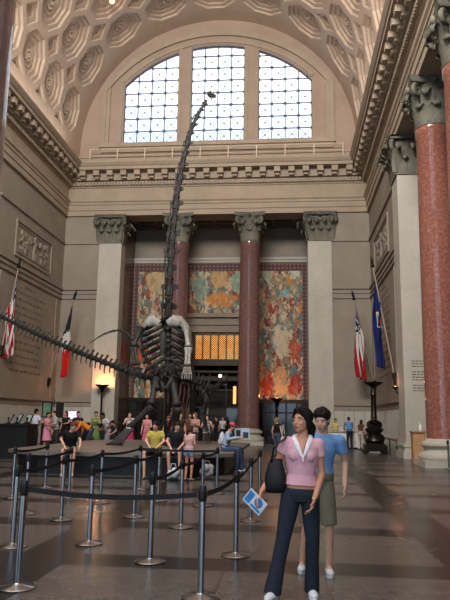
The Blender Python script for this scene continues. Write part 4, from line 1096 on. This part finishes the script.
    if hero:
        rr = random.Random(5)
        for k in range(14):
            a = -PI*.15+k/13*PI*1.3; m.ell(h(.078*math.cos(a), .03-.02*math.sin(a), .055+.065*math.sin(a)), (.022, .05, .022), 8, 6, R)
        if not female:
            for k in range(26):
                th, ph = rr.uniform(.0, 1.25), rr.uniform(0, 2*PI); m.ell(h(.078*math.sin(th)*math.cos(ph), .02+.092*math.sin(th)*math.sin(ph), .045+.084*math.cos(th)), (.018, .024, .018), 8, 6, R)
            for k in range(5): m.ell(h(-.05+k*.025, -.076+abs(k-2)*.006, .082), (.018, .02, .022), 8, 6, R)
        else:
            for q in (-1, 1): m.limb(h(q*.03, -.072, .098), h(q*.074, -.035, .035), .018, .014); m.limb(h(q*.074, -.035, .035), h(q*.08, .0, -.02), .015, .012)
    m.remesh('hair', cloth(*hair), vox*.9, root, 2)
    if cap:
        m = MB(); m.ell(h(0, .01, .07), (.094, .108, .075), 16, 10, R); m.ell(h(0, -.13, .05), (.07, .075, .012), 14, 6, R); m.remesh('cap', cloth(*cap), vox*.8, root, 2)
    # eyes, brows, lips
    if hero or vox < .012:
        for q in (-1, 1):
            e = MB().ell(h(q*.030, -.0800, .006), (.0125, .006, .006), 10, 8, R).build('eye', cloth(232, 226, 220), root, 60)
            MB().ell(h(q*.030, -.0850, .0055), (.0058, .003, .0056), 10, 8, R).build('iris', cloth(34, 22, 18), e, 60)
            MB().tube([h(q*.015, -.0905, .024), h(q*.03, -.0895, .029), h(q*.047, -.080, .023)], [.003, .0038, .002], 6).build('eyebrow', cloth(*hair), root, 60)
        MB().tube([h(-.022, -.0905, -.063), h(-.008, -.0960, -.059), h(.008, -.0960, -.059), h(.022, -.0905, -.063)], [.002, .0052, .0052, .002], 8).ell(h(0, -.0945, -.068), (.014, .004, .0045), 10, 6, R).build('lips', cloth(168, 92, 84), root, 60)
    root['_N'] = 0; del root['_N']
    return root, dict(h=h, P=P, N=N, LS=LS, RS=RS, front=front, side=side, axis=axis, L=L)

# the couple walking in front -------------------------------------------------
wp = stand(P=(0, 0, .945), N=(.02, .0, 1.435), sh=.165, tw=.0, LE=(.20, .02, 1.10), LW=(.12, -.13, .875), RE=(-.235, .05, 1.15), RW=(-.365, -.07, .935),
           LK=(.105, -.03, .52), LA=(.10, .06, .09), RK=(-.165, -.06, .515), RA=(-.255, -.09, .09), yaw=.62, pitch=.10, Lf=-.1, Rf=.35)
woman, wj = person('woman in a pink polo shirt with white collar and dark jeans, walking in front', 5.07, 6.3, 0, wp, (208, 156, 166), (34, 40, 50), (22, 17, 17), 'tan', 'short', 'long', (206, 206, 208), 'ponytail',
                   vox=.0065, hem=.055, female=True, hero=True, collar=True, rise=.025)
# collar and placket
m = MB(); N = wj['N']; fr_ = V((0, -1, 0))
for q in (-1, 1):
    m.tube([N+V((q*.02, .066, .022)), N+V((q*.074, .034, .018)), N+V((q*.080, -.03, -.002)), N+V((q*.060, -.096, -.055)), N+V((q*.034, -.128, -.115)), N+V((q*.004, -.148, -.178))], [.02, .022, .026, .026, .02, .008], 10, flat=.45, up=(q*.5, -.8, .5))
m.build('collar', cloth(222, 216, 220), woman, 60)
MB().tube([N+V((0, -.146, -.17)), N+V((0, -.152, -.215))], [.012, .010], 8, flat=.4, up=(0, -1, 0)).build('placket', cloth(214, 190, 198), woman, 60)
MB().tube([V((.12, -.13, .875))+V((.032*math.cos(a), .032*math.sin(a), .012)) for a in [i*PI/8 for i in range(17)]], .005, 6).build('bracelet', CHROME, woman, 60)
# shoulder bag hanging on her right shoulder
bag = empty('shoulder_bag', (5.07-.235, 6.27, 1.10), 'black shoulder bag hanging at the side of the woman in pink', 'bag')
BAGM = plain('black_leather', srgb(20, 18, 20), .6, 0, .3)
bm_ = MB(); rings = []
for z, w_, d_ in ((-.18, .07, .03), (-.17, .11, .055), (-.12, .13, .075), (-.03, .12, .075), (.05, .095, .055), (.115, .07, .03), (.13, .055, .015)):
    rings.append([V((w_*.85*math.copysign(abs(math.cos(a))**.85, math.cos(a)), d_*math.copysign(abs(math.sin(a))**.85, math.sin(a)), z)) for a in [i*PI/12 for i in range(24)]])
bm_.loft(rings); b_ = bm_.build('body', BAGM, bag, 50)
S = V((5.07+wj['RS'].x-.01, 6.3+wj['RS'].y, wj['RS'].z+.062))-V((5.07-.235, 6.27, 1.10))
for q in (-.05, .03):
    MB().tube(catmull([V((-.045, q*.3, .09)), V((-.01, -.06+q, .24)), S+V((0, -.055, -.02)), S+V((0, 0, .010)), S+V((-.02, .075, -.04)), V((.06, .08, .16)), V((.05, q*.3, .09))], 26), .012, 8, flat=.6).build('strap', BAGM, bag, 60)
MB().tube([(-.055, -.002, .13), (.055, -.002, .13)], .005, 6).build('zipper', DARKM, bag, 60)
# folded leaflet in her right hand
lf = empty('leaflet', (5.07-.425, 6.18, .845), 'blue and white folded leaflet held in the hand of the woman in pink', 'leaflet')
lf.rotation_euler = (.25, .72, -.25)
m = MB(); m.box(-.105, .105, -.003, .003, -.075, .075); m.box(-.105, .105, .004, .008, -.075, .07, Matrix.Rotation(.05, 4, 'X')); m.build('paper', cloth(206, 214, 224), lf)
m = MB(); m.box(-.095, -.035, -.0045, -.003, -.06, .06); m.box(-.02, .095, -.0045, -.003, -.06, -.035)
m.lathe([(.001, 0), (.045, 0), (.045, .002), (.001, .002)], (.035, -.003, .02), 20, M=Matrix.Rotation(PI/2, 3, 'X')); m.build('printed_picture', cloth(64, 128, 186), lf)

mp_ = stand(P=(0, 0, .96), N=(.06, -.02, 1.46), sh=.19, LE=(.30, .04, 1.15), LW=(.285, -.06, .91), RE=(-.21, .06, 1.18), RW=(-.2, -.05, .95),
            LK=(.115, -.05, .49), LA=(.11, -.02, .09), RK=(-.12, -.02, .50), RA=(-.17, .12, .09), yaw=.3, pitch=-.28, Lf=-.05, Rf=.1)
man, mj = person('man in a light blue tee and olive shorts walking behind the woman in pink', 5.27, 7.25, 0, mp_, (112, 152, 200), (118, 114, 98), (34, 26, 24), 'light', 'short', 'shorts', (206, 208, 212), 'short',
                 vox=.0075, hem=-.09, hero=True)

# people on and around the platform ------------------------------------------
SK = (90, 82, 76)
person('boy in a yellow tee sitting on the platform edge facing the camera', 1.36, 17.55, 0, sit(.62, yaw=.1, pitch=-.35, LW=(.08, -.32, .80), RW=(-.08, -.34, .80), LK=(.2, -.44, .68), RK=(-.22, -.44, .68), LA=(.2, -.36, .095), RA=(-.2, -.42, .095)), (184, 168, 76), (48, 46, 48), (42, 32, 28), 'light', 'short', 'shorts', (120, 112, 106), vox=.0115, z=.0)
person('youngster in a black tee sitting right of the yellow shirted boy', 1.94, 17.55, 0, sit(.62, yaw=-.3, pitch=-.4, LW=(.10, -.38, .78), RW=(-.06, -.4, .74), LA=(.16, -.36, .095), RA=(-.12, -.36, .095)), (26, 26, 30), (70, 70, 78), (46, 32, 26), 'light', 'short', 'shorts', (170, 170, 172), vox=.0115)
person('girl in a pale pink top and denim shorts standing barelegged before the platform', 2.36, 17.05, 2.7, stand(yaw=.2, LE=(.22, -.06, 1.15), LW=(.1, -.25, 1.1), tw=.1), (206, 160, 158), (122, 140, 164), (70, 46, 34), 'tan', 'none', 'brief', (150, 120, 100), 'ponytail', .82, .0115, female=True)
person('man in a pink cap and pale blue shirt sitting reading a map', 3.0, 20.1, 1.5, sit(.62, yaw=-.1, pitch=-.3, N=(0, -.14, 1.22), LW=(.12, -.42, 1.02), RW=(-.12, -.44, 1.04), LA=(.14, -.5, .095), RA=(-.1, -.38, .095)), (150, 168, 190), (62, 78, 104), (40, 30, 26), 'tan', 'long', 'long', (176, 176, 180), vox=.0115, cap=(206, 84, 96))
mpv = empty('paper_map', (3.50, 20.08, 1.14), 'open blue and white paper map held by the man in pink cap', 'map', None, .55)
m = MB(); m.box(-.26, 0, -.004, .004, -.16, .18, Matrix.Rotation(.25, 4, 'Z')); m.box(0, .26, -.004, .004, -.16, .18, Matrix.Rotation(-.25, 4, 'Z')); m.build('sheet', cloth(176, 196, 206), mpv)
m = MB(); m.box(-.22, -.05, -.007, -.004, -.1, .12, Matrix.Rotation(.25, 4, 'Z')); m.box(.05, .22, -.007, -.004, -.12, .06, Matrix.Rotation(-.25, 4, 'Z')); m.build('print', cloth(54, 66, 74), mpv)
bp_ = empty('backpack', (3.0, 20.1, .66), 'white and black backpack on the back of the man in pink cap', 'bag', None, 1.5)
m = MB(); m.ell((0, .09, .32), (.15, .10, .22), 14, 10); m.ell((0, .15, .24), (.11, .07, .12), 12, 8); m.remesh('body', cloth(196, 194, 198), .012, bp_, 3)
for q in (-1, 1): MB().tube([(q*.1, .04, .5), (q*.13, -.06, .565), (q*.13, -.22, .46), (q*.15, -.13, .25), (q*.12, .1, .14)], .022, 8, flat=.5).build('strap', BLACK, bp_, 60)
person('sitter in a black tee and khaki shorts on the left of the platform, head bowed', -1.05, 17.6, .25, sit(.62, yaw=-.5, pitch=-.5, N=(.04, -.2, 1.20), LW=(.3, -.5, .80), RW=(-.1, -.45, .78), LE=(.28, -.24, .95), LA=(.12, -.40, .095), RA=(-.14, -.40, .095)), (26, 25, 28), (128, 118, 100), (92, 62, 44), 'light', 'short', 'shorts', (190, 186, 180), vox=.0115)
wb = empty('plastic_bag', (1.96, 16.98, 0), 'crumpled white plastic bag on the floor between the sitting youngsters feet', 'bag')
rr = random.Random(4); m = MB()
for k in range(9): m.ell((rr.uniform(-.1, .1), rr.uniform(-.08, .08), .11+rr.uniform(0, .14)), (.09, .08, .1), 9, 7)
m.remesh('body', cloth(196, 198, 204), .012, wb, 2); MB().tube([(-.08, 0, .28), (-.05, 0, .42), (.05, 0, .42), (.08, 0, .28)], .012, 6).build('handle', cloth(196, 198, 204), wb, 60)
wb2 = empty('plastic_bag', (2.75, 17.72, 0), 'grey and white bag on the floor below the right end of the platform', 'bag')
m = MB()
for k in range(9): m.ell((rr.uniform(-.12, .12), rr.uniform(-.08, .08), .12+rr.uniform(0, .18)), (.1, .08, .11), 9, 7)
m.remesh('body', cloth(150, 150, 148), .012, wb2, 2); MB().tube([(-.08, 0, .34), (-.05, 0, .46), (.05, 0, .46), (.08, 0, .34)], .012, 6).build('handle', cloth(150, 150, 148), wb2, 60)

far = dict(vox=.0135)
person('woman in a white top and magenta skirt behind the platform, hands raised to her face', -2.3, 29.3, .1, stand(LE=(.24, -.16, 1.2), LW=(.06, -.22, 1.46), RE=(-.24, -.16, 1.2), RW=(-.06, -.22, 1.46)), (214, 206, 200), (176, 52, 96), (36, 26, 24), 'light', 'short', 'skirt', female=True, hairstyle='long', size=1.07, **far)
person('woman in a long green dress behind the left of the platform', -3.93, 29.4, 0, stand(yaw=-.4, LE=(.23, -.1, 1.2), LW=(.1, -.25, 1.3)), (112, 136, 76), (104, 128, 70), (30, 24, 22), 'tan', 'none', 'skirt', female=True, hairstyle='short', hem=-.05, size=1.07, **far)
bpk, _ = person('man in a white shirt bending forward behind the platform, right of the green dress', -3.22, 29.0, -.9, stand(N=(0, -.2, 1.41), LW=(.2, -.35, .95), RW=(-.2, -.3, .95), yaw=0, pitch=-.4), (206, 204, 212), (150, 150, 160), (30, 24, 22), 'brown', 'short', 'long', size=1.07, **far)
bq = empty('backpack', (-3.22, 29.0, 1.1), 'dark backpack worn by the bending man in the white shirt', 'bag', None, -.9)
m = MB(); m.ell((0, .09, .12), (.13, .09, .2), 12, 9); m.remesh('body', cloth(44, 46, 56), .014, bq, 3)
for q in (-1, 1): MB().tube([(q*.1, .0, .28), (q*.12, -.14, .35), (q*.13, -.26, .2), (q*.12, -.1, -.02)], .02, 8, flat=.5).build('strap', BLACK, bq, 60)
person('person in an orange shirt bending over behind the platform', -4.0, 28.6, -1.3, stand(P=(0, .1, .93), N=(0, -.36, 1.24), LE=(.23, -.45, .98), LW=(.2, -.6, .8), RE=(-.23, -.45, .98), RW=(-.2, -.6, .8), pitch=-.7), (214, 132, 40), (52, 62, 84), (40, 30, 26), 'tan', 'short', 'long', hem=-.06, size=1.07, **far)
person('child in a red shirt behind the left of the platform', -4.62, 28.9, .2, stand(), (196, 44, 34), (60, 60, 70), (34, 26, 24), 'tan', 'short', 'long', size=0.90, **far)
person('person in a white tee with back turned, behind the black ticket counter', -6.5, 28.6, 2.6, stand(yaw=.2, RE=(-.26, -.1, 1.16), RW=(-.34, -.3, 1.18)), (196, 202, 216), (56, 58, 72), (24, 20, 20), 'tan', 'short', 'long', size=1.11, **far)
person('woman in a pale pink dress behind the black ticket counter', -5.78, 28.2, 1.2, stand(RE=(-.25, -.15, 1.2), RW=(-.2, -.4, 1.15)), (214, 140, 164), (206, 132, 156), (26, 20, 20), 'tan', 'short', 'skirt', female=True, hairstyle='short', hem=-.05, size=1.02, **far)
person('person in a grey tee leaning at a table behind the ticket counter', -5.75, 29.3, -.9, stand(N=(0, -.1, 1.44), LE=(.24, -.12, 1.18), LW=(.2, -.4, 1.12)), (166, 172, 176), (62, 58, 54), (40, 30, 26), 'light', 'short', 'long', size=1.07, **far)
person('dark haired woman in black standing left of the red shirted child', -5.7, 30.4, -.2, stand(LE=(.22, -.12, 1.2), LW=(.08, -.26, 1.16)), (28, 26, 30), (30, 28, 32), (24, 18, 18), 'tan', 'short', 'long', female=True, hairstyle='long', size=1.07, **far)
person('woman in pink behind the platform, left of the yellow shirted boy', -1.42, 29.0, -.1, stand(LW=(.1, -.26, 1.1), LE=(.24, -.12, 1.16)), (212, 140, 150), (196, 104, 130), (40, 28, 24), 'light', 'none', 'skirt', female=True, hairstyle='long', size=1.03, **far)
person('dark clothed woman with long hair behind the black tee youngster', .05, 29.2, .3, stand(yaw=-.3), (58, 50, 52), (44, 42, 46), (44, 30, 24), 'light', 'short', 'long', female=True, hairstyle='long', size=1.07, **far)
person('woman in a peach top behind the girl in pink', .78, 29.0, -.3, stand(yaw=.5, LE=(.23, -.1, 1.18), LW=(.1, -.25, 1.3)), (196, 158, 142), (70, 64, 64), (120, 96, 76), 'light', 'short', 'long', female=True, hairstyle='long', size=1.07, **far)
person('person in a brown shirt between the two women behind the platform', .35, 30.2, .1, stand(), (112, 78, 62), (48, 46, 48), (34, 26, 24), 'tan', 'short', 'long', size=1.07, **far)
person('person in a white shirt and dark skirt before the dark doorway', .54, 43.4, .2, stand(LE=(.22, -.1, 1.18), LW=(.08, -.24, 1.2)), (206, 208, 214), (30, 30, 34), (30, 24, 22), 'light', 'short', 'skirt', female=True, **far)
person('person in black standing left of the white shirt at the doorway', .08, 43.8, -.4, stand(), (34, 32, 34), (30, 28, 30), (30, 24, 22), 'light', 'short', 'long', **far)
person('woman in a black sleeveless top and jeans by the lamp, turned away', 4.43, 29.0, 2.7, stand(yaw=.3, tw=-.1), (24, 24, 28), (62, 78, 96), (150, 112, 78), 'light', 'none', 'long', female=True, hairstyle='ponytail', size=.98, hem=.08, **far)
wbag = empty('handbag', (4.72, 28.9, .62), 'white handbag hanging at the side of the woman in black by the lamp', 'bag')
m = MB(); m.ell((0, 0, .12), (.13, .06, .14), 12, 9); m.remesh('body', cloth(206, 204, 200), .013, wbag, 2); MB().tube([(-.07, 0, .2), (-.04, .0, .72), (.0, .03, .76), (.06, 0, .2)], .015, 6).build('strap', cloth(206, 204, 200), wbag, 60)
person('man in a blue shirt and dark trousers leaning on the white desk', 8.34, 37.25, PI+.15, stand(P=(0, .06, .95), N=(0, -.12, 1.45), LE=(.24, -.22, 1.18), LW=(.14, -.5, 1.08), RE=(-.24, -.2, 1.18), RW=(-.14, -.5, 1.08)), (86, 140, 188), (36, 42, 58), (30, 24, 22), 'tan', 'short', 'long', size=1.05, **far)
person('woman with long dark hair and cream trousers at the white desk', 8.98, 37.4, PI-.5, stand(P=(0, .06, .93), N=(0, -.1, 1.42), LE=(.24, -.22, 1.18), LW=(.14, -.46, 1.08)), (84, 58, 44), (196, 184, 168), (36, 26, 22), 'light', 'short', 'long', female=True, hairstyle='long', size=.98, **far)
person('desk attendant in a yellow top behind the left of the white desk', 7.72, 39.2, .2, stand(LE=(.24, -.1, 1.18), LW=(.1, -.3, 1.05)), (206, 186, 120), (50, 48, 52), (24, 20, 20), 'tan', 'short', 'long', female=True, **far)
person('child in a dark top stooping right of the man in the white shirt', -2.72, 28.75, -.6, stand(P=(0, .05, .93), N=(0, -.22, 1.36), LE=(.23, -.3, 1.08), LW=(.15, -.5, .95), RE=(-.23, -.3, 1.08), RW=(-.15, -.5, .95), pitch=-.5), (48, 52, 66), (66, 70, 84), (26, 20, 20), 'tan', 'short', 'long', size=.9, **far)
person('person in a charcoal shirt just right of the red shirted child and the monitor', -4.95, 29.9, .4, stand(yaw=-.4), (40, 38, 42), (34, 32, 36), (30, 24, 22), 'tan', 'short', 'long', size=1.06, **far)
person('woman in a white blouse holding a camera up, right of the girl in pink', 1.28, 29.1, .2, stand(LE=(.25, -.16, 1.2), LW=(.06, -.24, 1.46), RE=(-.25, -.16, 1.2), RW=(-.06, -.24, 1.46)), (200, 194, 190), (80, 70, 66), (58, 40, 30), 'light', 'short', 'long', female=True, hairstyle='long', size=1.02, **far)
person('person in a dark red shirt standing farthest back behind the yellow shirted boy', -.65, 30.0, .1, stand(yaw=.3), (118, 44, 42), (44, 42, 46), (34, 26, 24), 'tan', 'short', 'long', size=1.04, **far)
cm = empty('camera', (1.26, 28.82, 1.5), 'small black camera held up by the woman in the white blouse', 'camera')
MB().box(-.06, .06, -.02, .02, -.04, .04).build('body', BLACK, cm); MB().lathe([(.026, 0), (.026, .045), (0, .045)], (0, -.02, 0), 12, M=Matrix.Rotation(PI/2, 3, 'X')).build('lens', DARKM, cm, 40)
# ------------------------------------------------------------------ camera, daylight and lamps
sc = bpy.context.scene
cd = bpy.data.cameras.new('camera'); cam = bpy.data.objects.new('camera', cd); col.objects.link(cam); sc.camera = cam
cd.sensor_fit = 'VERTICAL'; cd.sensor_height = 24; cd.lens = 24*640/600; cd.clip_start = .05; cd.clip_end = 500
yaw, pit, roll = (math.radians(a) for a in (5.782, 10.496, .913))
wv = V((-math.sin(yaw)*math.cos(pit), math.cos(yaw)*math.cos(pit), math.sin(pit))); r0 = V((math.cos(yaw), math.sin(yaw), 0)); u0 = r0.cross(wv)
rv = r0*math.cos(roll)+u0*math.sin(roll); uv_ = -r0*math.sin(roll)+u0*math.cos(roll)
cam.matrix_world = Matrix(((rv.x, uv_.x, -wv.x, 4.962), (rv.y, uv_.y, -wv.y, 0), (rv.z, uv_.z, -wv.z, 1.6), (0, 0, 0, 1)))
wd = bpy.data.worlds.new('sky'); sc.world = wd; wd.use_nodes = True; nt = wd.node_tree; bg = nt.nodes['Background']
tc = nt.nodes.new('ShaderNodeTexCoord'); sx = nt.nodes.new('ShaderNodeSeparateXYZ'); nt.links.new(tc.outputs['Generated'], sx.inputs[0])
rp_ = nt.nodes.new('ShaderNodeValToRGB'); nt.links.new(sx.outputs[2], rp_.inputs[0])
rp_.color_ramp.elements[0].position = .40; rp_.color_ramp.elements[0].color = (.50, .66, .82, 1)
rp_.color_ramp.elements[1].position = .47; rp_.color_ramp.elements[1].color = (.97, .98, 1, 1)
nt.links.new(rp_.outputs[0], bg.inputs[0]); bg.inputs[1].default_value = 2.6
def area(name, loc, rot, sx, sy, e, c=(1, 1, 1), portal=False):
    l = bpy.data.lights.new(name, 'AREA'); l.shape = 'RECTANGLE'; l.size = sx; l.size_y = sy; l.energy = e; l.color = c
    if portal: l.cycles.is_portal = True
    o = bpy.data.objects.new(name, l); col.objects.link(o); o.location = loc; o.rotation_euler = rot; return o
area('portal_far', (0, D+.6, 24), (-PI/2, 0, 0), 14, 8, 1, portal=True)
area('portal_rear', (0, Y0-.6, 24), (PI/2, 0, 0), 14, 8, 1, portal=True)
area('portal_entrance', (0, -4, 7.5), (PI/2, 0, 0), 18, 16, 1, portal=True)
# warm cove lamps lying on the cornice ledges, shining up into the vault
for s in (-1, 1):
    area('cove_lamp', (s*9.15, 22, 18.75), (0, PI, 0), .5, 32, 380, (1, .91, .81)).rotation_euler = (0, PI-s*.5, 0)
area('rear_window_daylight', (0, Y0-1.2, 24), (PI/2-.25, 0, 0), 13, 7, 15000, (1, .97, .93))
sc.view_settings.view_transform = 'Standard'; sc.view_settings.look = 'None'; sc.view_settings.gamma = 1; sc.view_settings.use_curve_mapping = False
sc.view_settings.exposure = 0
sc.cycles.max_bounces = 8; sc.cycles.diffuse_bounces = 5; sc.cycles.glossy_bounces = 4; sc.cycles.transparent_max_bounces = 16
sc.cycles.sample_clamp_indirect = 6
sc.cycles.caustics_reflective = False; sc.cycles.caustics_refractive = False
